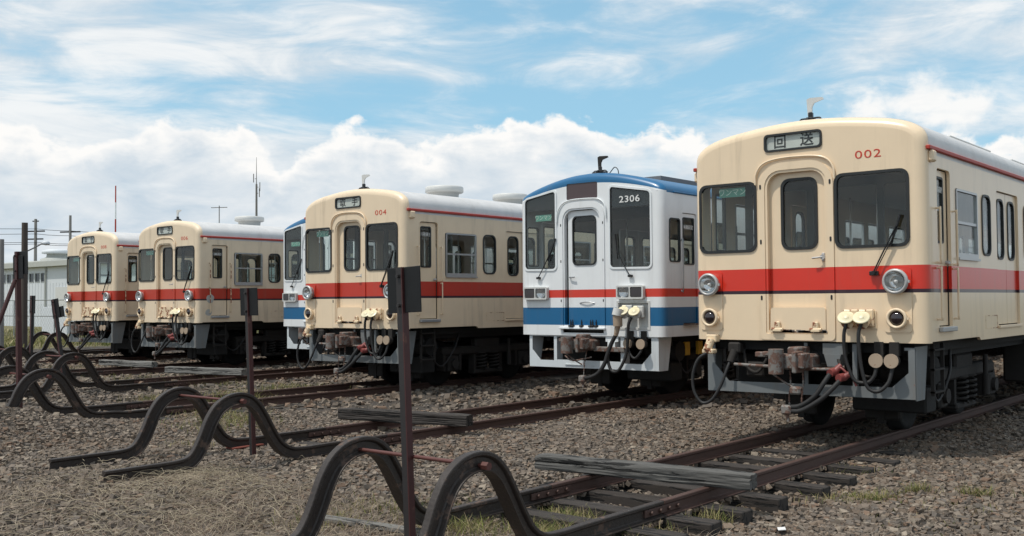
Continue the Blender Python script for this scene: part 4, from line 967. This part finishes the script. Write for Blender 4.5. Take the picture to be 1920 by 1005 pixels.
def npmesh(name, V, F):
    me = bpy.data.meshes.new(name); k = F.shape[1]
    me.vertices.add(len(V)); me.vertices.foreach_set('co', V.astype(np.float32).ravel())
    me.loops.add(F.size); me.loops.foreach_set('vertex_index', F.astype(np.int32).ravel())
    me.polygons.add(len(F)); me.polygons.foreach_set('loop_start', np.arange(0, F.size, k, dtype=np.int32))
    me.update(calc_edges=True); me.polygons.foreach_set('use_smooth', np.zeros(len(F), bool)); return me
me = npmesh('ground', V, F); me.polygons.foreach_set('use_smooth', np.ones(len(F), bool))
gm = bpy.data.materials.new('fine_ballast_and_dirt'); gm.use_nodes = True; t = NT(gm.node_tree); b = t.n['Principled BSDF']
o = t.n.new('ShaderNodeTexCoord').outputs['Object']; xx, yy, zz = t.sep(o)[:3]
vc = t.vor(o, 26, out='Color'); vs_ = t.sep(vc)[0]
stone = t.ramp(vs_, [(0, (.055, .047, .041)), (.35, (.10, .082, .066)), (.6, (.085, .078, .072)), (.8, (.13, .088, .058)), (1, (.17, .15, .125))])
dirt = t.mix(t.noise(o, .6, 5), (.075, .058, .045), (.11, .088, .07))
c = t.mix(t.step(t.noise(o, .8, 4), .42, .6), stone, dirt)
c = t.mix(t.m('MULTIPLY', t.step(t.vor(o, 26), .28, .5), .7), c, (.03, .026, .022))
gr = t.mix(t.noise(o, .5, 6, .65), (.10, .105, .035), (.24, .20, .10))
far_ = t.m('MAXIMUM', t.step(xx, -37.5, -40), t.m('MAXIMUM', t.step(yy, 42, 60), t.step(xx, 14, 24)))
c = t.mix(far_, c, gr); t._in(b.inputs['Base Color'], c); b.inputs['Roughness'].default_value = .95
bn = t.n.new('ShaderNodeBump'); bn.inputs['Strength'].default_value = 1; bn.inputs['Distance'].default_value = .03
t.l.new(t.m('ADD', t.m('MULTIPLY', t.vor(o, 26), -1), t.noise(o, 14, 4)), bn.inputs['Height']); t.l.new(bn.outputs[0], b.inputs['Normal'])
g_ = bpy.data.objects.new('ground', me); COL.objects.link(g_); me.materials.append(gm); g_['kind'] = 'structure'

# ballast stones: crushed rock, every stone its own little polyhedron
CV = np.array([(x, y, z) for x in (-1, 1) for y in (-1, 1) for z in (-1, 1)]) * .72
CF = np.array([(0, 1, 3), (0, 3, 2), (4, 6, 7), (4, 7, 5), (0, 4, 5), (0, 5, 1), (2, 3, 7), (2, 7, 6), (0, 2, 6), (0, 6, 4), (1, 5, 7), (1, 7, 3)])
def stones(n, r0, r1, s0, s1):
    r = np.sqrt(rng.uniform(r0 * r0, r1 * r1, n)); a = np.radians(rng.uniform(-73, -6, n)); x = r * np.sin(a); y = r * np.cos(a)
    k = (x > -39); x, y = x[k], y[k]; n = len(x)
    # fewer stones where straw and soil cover the ballast
    s = rng.uniform(s0, s1, n) * np.exp(rng.normal(0, .2, n))
    var = CV[None] * (1 + rng.uniform(-.42, .25, (n, 8, 1))) + rng.uniform(-.16, .16, (n, 8, 3)); sc = np.stack([rng.uniform(.8, 1.6, n), rng.uniform(.65, 1.1, n), rng.uniform(.5, .95, n)], 1)
    v = var * sc[:, None] * s[:, None, None]
    az_, tl = rng.uniform(0, 6.283, n), rng.normal(0, .6, n)
    c, q = np.cos(tl)[:, None], np.sin(tl)[:, None]; v = np.stack([v[..., 0], v[..., 1] * c - v[..., 2] * q, v[..., 1] * q + v[..., 2] * c], 2)
    c, q = np.cos(az_)[:, None], np.sin(az_)[:, None]; v = np.stack([v[..., 0] * c - v[..., 1] * q, v[..., 0] * q + v[..., 1] * c, v[..., 2]], 2)
    z = gh(x, y) + s * rng.uniform(-.25, .45, n)
    for i, (tx_, yj, rz) in enumerate(TR):          # keep the rails and the sleeper tops at the near end clear
        d_ = np.abs(np.abs(x - tx_) - .5665); k = (d_ < .07) & (y > yj - .5); z = np.where(k, rz - .145, z)
        if i == 0:
            for ysl in SL_Y0: k = (np.abs(x - tx_) < 1.08) & (np.abs(y - ysl) < .12); z = np.where(k, -.25, z)
        else:
            for q_ in range(7): k = (np.abs(x - tx_) < 1.06) & (np.abs(y - (yj - .45 + q_ * .62)) < .12) & (rng.random(n) < .8); z = np.where(k, z - .07, z)
    v = v + np.stack([x, y, z], 1)[:, None]
    pal = np.array([(.175, .148, .125), (.135, .116, .101), (.215, .185, .155), (.18, .138, .104), (.15, .116, .09), (.105, .096, .09), (.30, .265, .22), (.18, .115, .08), (.13, .124, .118)])
    rusty = np.zeros(n)
    for tx_, yj, rz in TR: rusty = np.maximum(rusty, np.exp(-((np.abs(x - tx_) - .7) / .75) ** 2) * sm(yj - 2, yj + 1, y))
    patch = np.array([mnoise.noise(Vector((p * .55, w_ * .55, 3))) for p, w_ in zip(x, y)]); rusty = np.clip(rusty * .55 + patch * .9 + .08, 0, 1)
    w1 = np.array([4, 4, 3, 1.2, 1, 2.2, 1.5, .4, 1.6]); w2 = np.array([1.2, 1, 1.2, 4, 4, .5, .8, 3, .4]); w1 /= w1.sum(); w2 /= w2.sum()
    pick = np.where(rng.random(n) < rusty, rng.choice(9, n, p=w2), rng.choice(9, n, p=w1)); colr = (pal[pick] * .62 + pal.mean(0) * .34) * np.array([1.0, .955, .90]) * rng.uniform(.78, 1.22, (n, 1))
    return v.reshape(-1, 3), (CF[None] + (np.arange(n) * 8)[:, None, None]).reshape(-1, 3), np.repeat(colr, 8, 0)
sm_ = bpy.data.materials.new('crushed_ballast_stone'); sm_.use_nodes = True; t = NT(sm_.node_tree); b = t.n['Principled BSDF']
at = t.n.new('ShaderNodeAttribute'); at.attribute_name = 'stone_colour'; o = t.n.new('ShaderNodeTexCoord').outputs['Object']
f = t.m('ADD', .72, t.m('MULTIPLY', t.noise(o, 45, 3), .56)); t._in(b.inputs['Base Color'], t.mix(1.0, at.outputs['Color'], t.comb(f, f, f), 'MULTIPLY')); b.inputs['Roughness'].default_value = .9
b.inputs['Specular IOR Level'].default_value = .3
def add_stones(name, specs):
    Vs, Fs, Cs, b_ = [], [], [], 0
    for sp in specs:
        v, f, c = stones(*sp); Vs.append(v); Fs.append(f + b_); Cs.append(c); b_ += len(v)
    V, F, C = np.concatenate(Vs), np.concatenate(Fs), np.concatenate(Cs); me = npmesh(name, V, F)
    ca = me.color_attributes.new('stone_colour', 'FLOAT_COLOR', 'POINT'); ca.data.foreach_set('color', np.concatenate([C, np.ones((len(C), 1))], 1).astype(np.float32).ravel())
    me.materials.append(sm_); o = bpy.data.objects.new(name, me); COL.objects.link(o)
    tag(o, 'grey and rust-brown crushed stone ballast covering the yard', 'gravel', kind='stuff'); return o
add_stones('ballast_gravel', [(86000, 2.6, 8.2, .012, .022), (80000, 8.2, 16, .017, .029), (38000, 16, 36, .034, .052)])

# ------------------------------------------------------------------ weeds and straw
def blades(specs, name, cols, label):
    """specs: (x, y, n, spread, height, lean) tufts; every blade a bent tapering strip"""
    Vs, Fs, Cs = [], [], []; b_ = 0
    for (cx, cy, n, sp, h, lean, *wd) in specs:
        wd = wd[0] if wd else .004
        px, py = cx + rng.normal(0, sp, n), cy + rng.normal(0, sp * .8, n); pz = gh(px, py) - .005
        a = rng.uniform(0, 6.283, n); hh = h * rng.uniform(.4, 1.15, n); ln = lean * rng.uniform(.2, 1.6, n) * hh
        dx_, dy_ = np.cos(a), np.sin(a); sx, sy = -dy_ * wd, dx_ * wd; rows = []
        for u, wv in ((0, 1), (.35, .9), (.7, .6), (1, .08)):
            bx, by, bz = px + dx_ * ln * u * u, py + dy_ * ln * u * u, pz + hh * (u - .25 * min(lean, 1.5) * u * u)
            rows.append(np.stack([bx - sx * wv, by - sy * wv, bz], 1)); rows.append(np.stack([bx + sx * wv, by + sy * wv, bz], 1))
        V = np.stack(rows, 1)                                           # n,8,3
        base = (np.arange(n) * 8)[:, None, None] + b_; q = np.array([(0, 1, 3, 2), (2, 3, 5, 4), (4, 5, 7, 6)])[None]
        Vs.append(V.reshape(-1, 3)); Fs.append((base + q).reshape(-1, 4)); c = np.array(cols)[rng.integers(0, len(cols), n)] * rng.uniform(.7, 1.3, (n, 1)); Cs.append(np.repeat(c, 8, 0)); b_ += n * 8
    V, F, C = np.concatenate(Vs), np.concatenate(Fs), np.concatenate(Cs); me = npmesh(name, V, F)
    ca = me.color_attributes.new('blade_colour', 'FLOAT_COLOR', 'POINT'); ca.data.foreach_set('color', np.concatenate([C, np.ones((len(C), 1))], 1).astype(np.float32).ravel())
    if 'blade' not in MATS:
        m = bpy.data.materials.new('grass_blade'); m.use_nodes = True; t = NT(m.node_tree); b = t.n['Principled BSDF']; at = t.n.new('ShaderNodeAttribute'); at.attribute_name = 'blade_colour'
        t.l.new(at.outputs['Color'], b.inputs['Base Color']); b.inputs['Roughness'].default_value = .7; b.inputs['Specular IOR Level'].default_value = .25
        tl = t.n.new('ShaderNodeBsdfTranslucent'); t.l.new(at.outputs['Color'], tl.inputs[0]); mx = t.n.new('ShaderNodeMixShader'); mx.inputs[0].default_value = .3
        t.l.new(b.outputs[0], mx.inputs[1]); t.l.new(tl.outputs[0], mx.inputs[2]); t.l.new(mx.outputs[0], t.n['Material Output'].inputs[0]); MATS['blade'] = m
    me.materials.append(MATS['blade']); o = bpy.data.objects.new(name, me); COL.objects.link(o); tag(o, label, 'grass', kind='stuff'); return o
GREEN = [(.12, .14, .035), (.19, .20, .055), (.27, .24, .10), (.34, .28, .15), (.30, .24, .13), (.08, .10, .03)]
TAN = [(.34, .27, .20), (.29, .22, .165), (.42, .35, .27), (.23, .17, .12), (.21, .175, .145)]
T = []
r = random.Random(12)
for (x, y, n, sp, h) in [(-5.15, 6.75, 420, .16, .15), (-5.0, 6.45, 420, .15, .16), (-4.75, 6.15, 260, .13, .14), (-5.9, 6.35, 240, .2, .14), (-5.75, 6.0, 330, .2, .17), (-5.35, 5.75, 360, .18, .17), (-6.5, 5.9, 90, .15, .10), (-6.35, 5.3, 160, .2, .12),
                         (-14.2, 9.9, 300, .28, .28), (-15.0, 10.4, 220, .3, .24), (-15.9, 12.1, 200, .35, .2), (-15.5, 12.6, 150, .4, .14), (-15.7, 9.4, 200, .25, .18), (-12.9, 8.7, 260, .35, .16), (-11.9, 8.0, 180, .3, .14), (-14.8, 15.3, 160, .4, .12), (-3.35, 9.15, 110, .07, .13), (-4.05, 10.3, 70, .1, .10), (-3.15, 9.5, 120, .07, .13), (-2.68, 9.7, 110, .06, .13), (-3.55, 9.2, 70, .06, .11), (-2.2, 9.9, 70, .07, .10), (-3.7, 9.0, 90, .14, .10), (-3.0, 8.9, 40, .2, .07),
                         (-12.2, 8.6, 200, .3, .16), (-17.8, 11.9, 150, .4, .15), (-10.8, 6.9, 60, .2, .1), (-4.1, 7.5, 90, .09, .16), (-4.25, 7.1, 120, .1, .15), (-4.2, 6.6, 170, .14, .14), (-4.05, 6.2, 150, .14, .12), (-2.4, 9.0, 40, .15, .07), (-2.6, 8.2, 30, .2, .06), (-20.2, 11.8, 200, .6, .18), (-25.0, 12.5, 200, .7, .2)]:
    T.append((x, y, int(n * 1.5), sp * 1.1, h * .95, .8, .0032))
blades(T, 'green_weeds', GREEN, 'green and yellow weeds growing in tufts through the ballast')
T = []
for _ in range(52): T.append((r.uniform(-9.3, -6.0), r.uniform(3.1, 5.9), 70, .28, .10, 2.2, .0024))
for _ in range(50): T.append((r.uniform(-7.6, -5.2), r.uniform(3.8, 5.9), 70, .22, .13, 1.5, .0024))
for _ in range(18): T.append((r.uniform(-9.9, -8.2), r.uniform(4.8, 6.6), 30, .22, .09, 2.4, .0022))
for _ in range(16): T.append((r.uniform(-5.7, -4.3), r.uniform(5.0, 6.6), 45, .2, .13, 1.4, .0026))
for _ in range(10): T.append((r.uniform(-5.5, -3.7), r.uniform(6.0, 7.6), 20, .15, .12, 1.4, .0026))
blades(T, 'dry_straw_grass', TAN, 'tangle of dry straw-coloured grass in the lower left foreground')
T = []
for _ in range(520): T.append((r.uniform(-64, -38.5), r.uniform(14, 37), 26, .9, .32, .5, .03))
blades(T, 'rough_field_grass', [(.20, .20, .07), (.30, .26, .13), (.13, .15, .05), (.36, .31, .18)], 'rough yellow-green grass field behind the fence at the left')
def straw():
    g = MB(); r = random.Random(5)
    for _ in range(900):
        x, y = r.gauss(-7.6, 1.1), r.gauss(4.75, .75)
        if r.random() < .25: x, y = r.gauss(-8.6, .5), r.gauss(5.6, .3)
        a = r.uniform(0, 6.28); l = r.uniform(.12, .45); z = float(gh(x, y)) + r.uniform(.01, .05); k = r.uniform(-.5, .5)
        pts = [(x + math.cos(a + k * u) * l * u, y + math.sin(a + k * u) * l * u, z + r.uniform(0, .05) * (1 if 0 < u < 1 else 0)) for u in (0, .33, .66, 1)]
        g.tube(pts, r.uniform(.0012, .0026), 3, 3, caps=False)
    return g
o = part('straw_stems', None, straw(), pmat('dry_stem', (.36, .30, .21), .8, var=.4, vs=1)); tag(o, 'long dry stems strewn over the gravel at the lower left', 'straw', kind='stuff')

# ------------------------------------------------------------------ small things on the ground
def zg(x, y): return float(gh(x, y))
o = part('paper_tag', None, MB().box(-.075, .075, -.03, .03, 0, .004), pmat('white_card', (.75, .75, .74), .6, var=.03)); o.location = (-3.54, 7.53, zg(-3.5, 7.5) + .035); o.rotation_euler = (.1, -.08, R(-62)); tag(o, 'small white card lying on the gravel at the lower right', 'card')
o = part('flat_board', None, MB().plate([(-13.366, 16.6), (-12.7, 16.3), (-12.9, 18.3), (-13.95, 19.75)], [], zg(-13.3, 17.5) + .05, zg(-13.3, 17.5) + .02, 'z'), pmat('grey_brown_board', (.09, .075, .06), .85, var=.3)); tag(o, 'dark flat board lying on the gravel left of railcar 2306', 'board')
o = part('rusty_plate', None, MB().plate([(-10.2, 6.98), (-10.22, 7.36), (-10.04, 7.40), (-10.02, 6.95)], [], zg(-10.1, 7.2) + .045, zg(-10.1, 7.2) + .03, 'z'), pmat('red_rust_plate', (.22, .06, .04), .8, var=.3)); tag(o, 'small rusty red plate on the gravel beside the thin dark post', 'metal plate')
o = part('wood_offcut', None, MB().box(-.5, .5, -.05, .05, 0, .035, .004), M_beam3); o.location = (-5.93, 5.33, zg(-6, 5.3) + .02); o.rotation_euler = (0, .03, R(14)); tag(o, 'pale wood board in the dry grass at the bottom centre', 'wooden board')

# ------------------------------------------------------------------ background at the left
bd = empty('depot_building', (-84, 37.8, -.2)); tag(bd, 'long white single-storey building with a window strip behind the yard', 'building')
M_wall = pmat('white_corrugated_wall', (.62, .65, .68), .6, var=.05, streak=.08); M_fascia = pmat('pale_grey_fascia', (.42, .43, .40), .7, var=.1); M_dark = pmat('dark_window_glass', (.02, .025, .03), .15, var=.1)
part('wall', bd, MB().plate(rect(-40, 0, 26, 4.7), [rect(-4.3 + k * 1.0, 3.52, -3.5 + k * 1.0, 4.28) for k in range(0, 9)], 0, .1), M_wall)
part('side_wall', bd, MB().box(25.9, 26, .1, 14, 0, 4.7).box(-40, -39.9, .1, 14, 0, 4.7), M_wall)
def ribs():
    g = MB()
    for k in range(0, 132): g.box(-39.8 + k * .5, -39.8 + k * .5 + .06, -.02, -.001, 0, 3.45)
    return g
o = part('wall_rib', bd, ribs(), M_wall); o['kind'] = 'stuff'
for k in range(0, 9):
    x0 = -4.3 + k * 1.0
    f_ = part('window', bd, lambda: MB().plate(rect(0, 0, .8, .76), [rect(.05, .05, .75, .71)], -.03, .05), pmat('grey_window_frame', (.35, .37, .38), .5), 'bw', (x0, 0, 3.52))
    part('pane', f_, lambda: MB().box(.04, .76, .03, .04, .04, .72), M_dark, 'bwp')
part('fascia', bd, MB().box(-40.3, 26.3, -.45, 14.3, 4.72, 5.15, .02), M_fascia)
part('roof', bd, MB().add([(-40.3, -.4, 5.16), (26.3, -.4, 5.16), (26.3, 14.3, 5.16), (-40.3, 14.3, 5.16), (-40, 7, 5.9), (26, 7, 5.9)], [(0, 1, 5, 4), (2, 3, 4, 5), (1, 2, 5), (3, 0, 4)]), M_fascia)
part('downpipe', bd, MB().cyl((4.65, -.1, 0), (4.65, -.1, 4.7), .07, 8), M_fascia)
rv = part('roof_ventilator', bd, MB().lathe([(1.3, -.3), (1.3, .15), (.85, .3), (.8, .6)], (2.3, 2, 5.3), 'z', 20), M_fascia)
part('ventilator_cap', rv, MB().lathe([(.001, .98), (.7, .95), (1.15, .85), (1.2, .62), (1.1, .58), (.001, .58)], (2.3, 2, 5.3), 'z', 20), M_wall)
part('door', bd, MB().box(6.2, 9.6, -.05, -.02, 0, 3.1), M_vent)
fc = empty('chain_link_fence', (-47, 21.8, -.2)); tag(fc, 'grey chain-link fence in front of the white building', 'fence')
M_galv = pmat('galvanised_wire', (.28, .29, .29), .5, metal=.5, var=.1)
for k in range(-12, 9): part('fence_post', fc, lambda: MB().cyl((0, 0, 0), (0, 0, 1.95), .03, 6), M_galv, 'fpost', (k * 2.0, 0, 0))
def meshw():
    g = MB(); n = 0
    for k in range(-104, 72):
        x = k * .235
        g.add([(x, 0, .1), (x + .012, 0, .1), (x + 1.712, 0, 1.8), (x + 1.70, 0, 1.8)], [(0, 1, 2, 3)]); g.add([(x + 1.7, .004, .1), (x + 1.712, .004, .1), (x + .012, .004, 1.8), (x, .004, 1.8)], [(0, 1, 2, 3)])
    return g
o = part('wire_mesh', fc, meshw(), M_galv); o['kind'] = 'stuff'
for z in (1.25, 1.98): part('fence_rail', fc, lambda: MB().cyl((-24, 0, 0), (16, 0, 0), .022, 5), M_galv, 'frail', (0, 0, z))
for (x, y, w_, h_, lab) in ((-49.5, 24, 2.6, 1.35, 'low white panel standing behind the fence, the left one'), (-46.0, 25, 1.8, 1.5, 'low white panel standing behind the fence, beside railcar 008')):
    o = part('white_panel', None, MB().box(-w_ / 2, w_ / 2, -.03, .03, 0, h_, .01).box(-w_ / 2 + .1, -w_ / 2 + .16, .03, .3, -.2, h_ - .1).box(w_ / 2 - .16, w_ / 2 - .1, .03, .3, -.2, h_ - .1), M_wall); o.location = (x, y, .1); tag(o, lab, 'panel', 'white panels behind the fence')
def pole(name, x, y, h, r0, r1, m, label, cat, arms=(), grp=None):
    o = empty(name, (x, y, -.2)); tag(o, label, cat, grp); part('shaft', o, MB().cyl((0, 0, 0), (0, 0, h), r0, 10, r1), m)
    for (z, l, rot, th) in arms: part('crossarm', o, MB().box(-l / 2, l / 2, -th, th, -th, th), M_under2, None, (0, 0, z), (0, 0, rot))
    return o
M_conc = pmat('concrete_pole', (.20, .19, .18), .8, var=.15); M_wpole = pmat('dark_timber_pole', (.07, .055, .045), .85, var=.3, vs=2)
up_ = pole('utility_pole', -38.24, 17.38, 4.85, .13, .11, M_wpole, 'dark timber utility pole with a lamp arm, behind the tallest signpost at the left edge', 'utility pole')
part('lamp_arm', up_, MB().tube([(0, 0, 3.75), (.05, .2, 3.85), (.12, .45, 4.0), (.15, .6, 4.1)], .025, 6, 4), M_conc); part('lamp_head', up_, MB().lathe([(.001, .12), (.1, .1), (.16, .02), (.13, -.03), (.001, -.06)], (.17, .72, 4.08), 'z', 12), M_wall)
pole('utility_pole', -90.67, 42.17, 9.4, .17, .12, M_conc, 'far concrete utility pole over the building roof vent', 'utility pole', [(8.3, 1.8, .5, .06), (7.6, 1.5, .5, .06), (9.2, .6, .5, .05)])
pole('utility_pole', -89.44, 44.73, 9.8, .17, .11, M_conc, 'far concrete utility pole just left of railcar 008', 'utility pole', [(8.3, 2.0, .5, .06)])
pole('concrete_post', -36.7, 15.88, 4.1, .10, .08, M_conc, 'pale grey concrete post cut by the left picture edge', 'post')
ms = empty('radio_mast', (-105.2, 57.73, -.2)); tag(ms, 'thin red and white striped mast behind railcar 008', 'mast')
for k in range(8): part('mast_section', ms, MB().cyl((0, 0, k * 1.85), (0, 0, (k + 1) * 1.85), .13 - .008 * k, 6, .125 - .008 * k), M_redtrim if k % 2 else M_whitep)
ms = empty('radio_mast', (-97.1, 70.5, -.2)); tag(ms, 'tall grey lattice mast rising behind railcar 006', 'mast')
part('shaft', ms, MB().cyl((0, 0, 0), (0, 0, 15.4), .18, 8, .11).cyl((0, 0, 15.4), (0, 0, 18.5), .05, 6, .02), M_conc)
for z, dd_ in ((14.6, .35), (15.6, -.3), (13.9, .3)): part('panel_aerial', ms, MB().cyl((dd_, dd_ * .6, z), (dd_, dd_ * .6, z + 1.0), .05, 6).box(min(0, dd_), max(0, dd_), -.03, .03, z + .4, z + .46), M_conc)
ta = empty('roof_aerial', (-58.02, 39.16, -.2)); tag(ta, 'television aerial on a thin pole between railcars 006 and 008', 'aerial')
part('shaft', ta, MB().cyl((0, 0, 0), (0, 0, 8.25), .03, 6), M_conc); part('boom', ta, MB().cyl((-.28, -.42, 8.1), (.28, .42, 8.15), .025, 5), M_conc)
for k in range(5): u = -1 + k * .5; part('element', ta, MB().cyl((.28 * u - .1, .42 * u + .08, 8.12), (.28 * u + .1, .42 * u - .08, 8.12), .014, 4), M_conc, None)
for q, (h0, h1, h2) in enumerate(((8.6, 8.3, 8.0), (8.0, 7.85, 7.6), (7.25, 7.1, 6.8), (7.05, 6.95, 6.7))):
    A, B, C_ = Vector((-96, 28.5, h0)), Vector((-90.67 + .2, 42.17, h1)), Vector((-89.44, 44.73, h1 - .1))
    D_ = Vector((-80, 70, h2)); pts = []
    for a, b_ in ((A, B), (B, C_), (C_, D_)):
        for u in (0, .33, .66): p_ = a.lerp(b_, u); p_.z -= .35 * math.sin(u * math.pi) * (a - b_).length / 20; pts.append(p_)
    pts.append(D_)
    o = part('overhead_wire', None, MB().tube(pts, .028, 4, 0), M_black); tag(o, ['topmost', 'second from top', 'third from top', 'lowest'][q] + ' of the thin black overhead wires strung between the far utility poles', 'wire', 'overhead wires between the far poles')
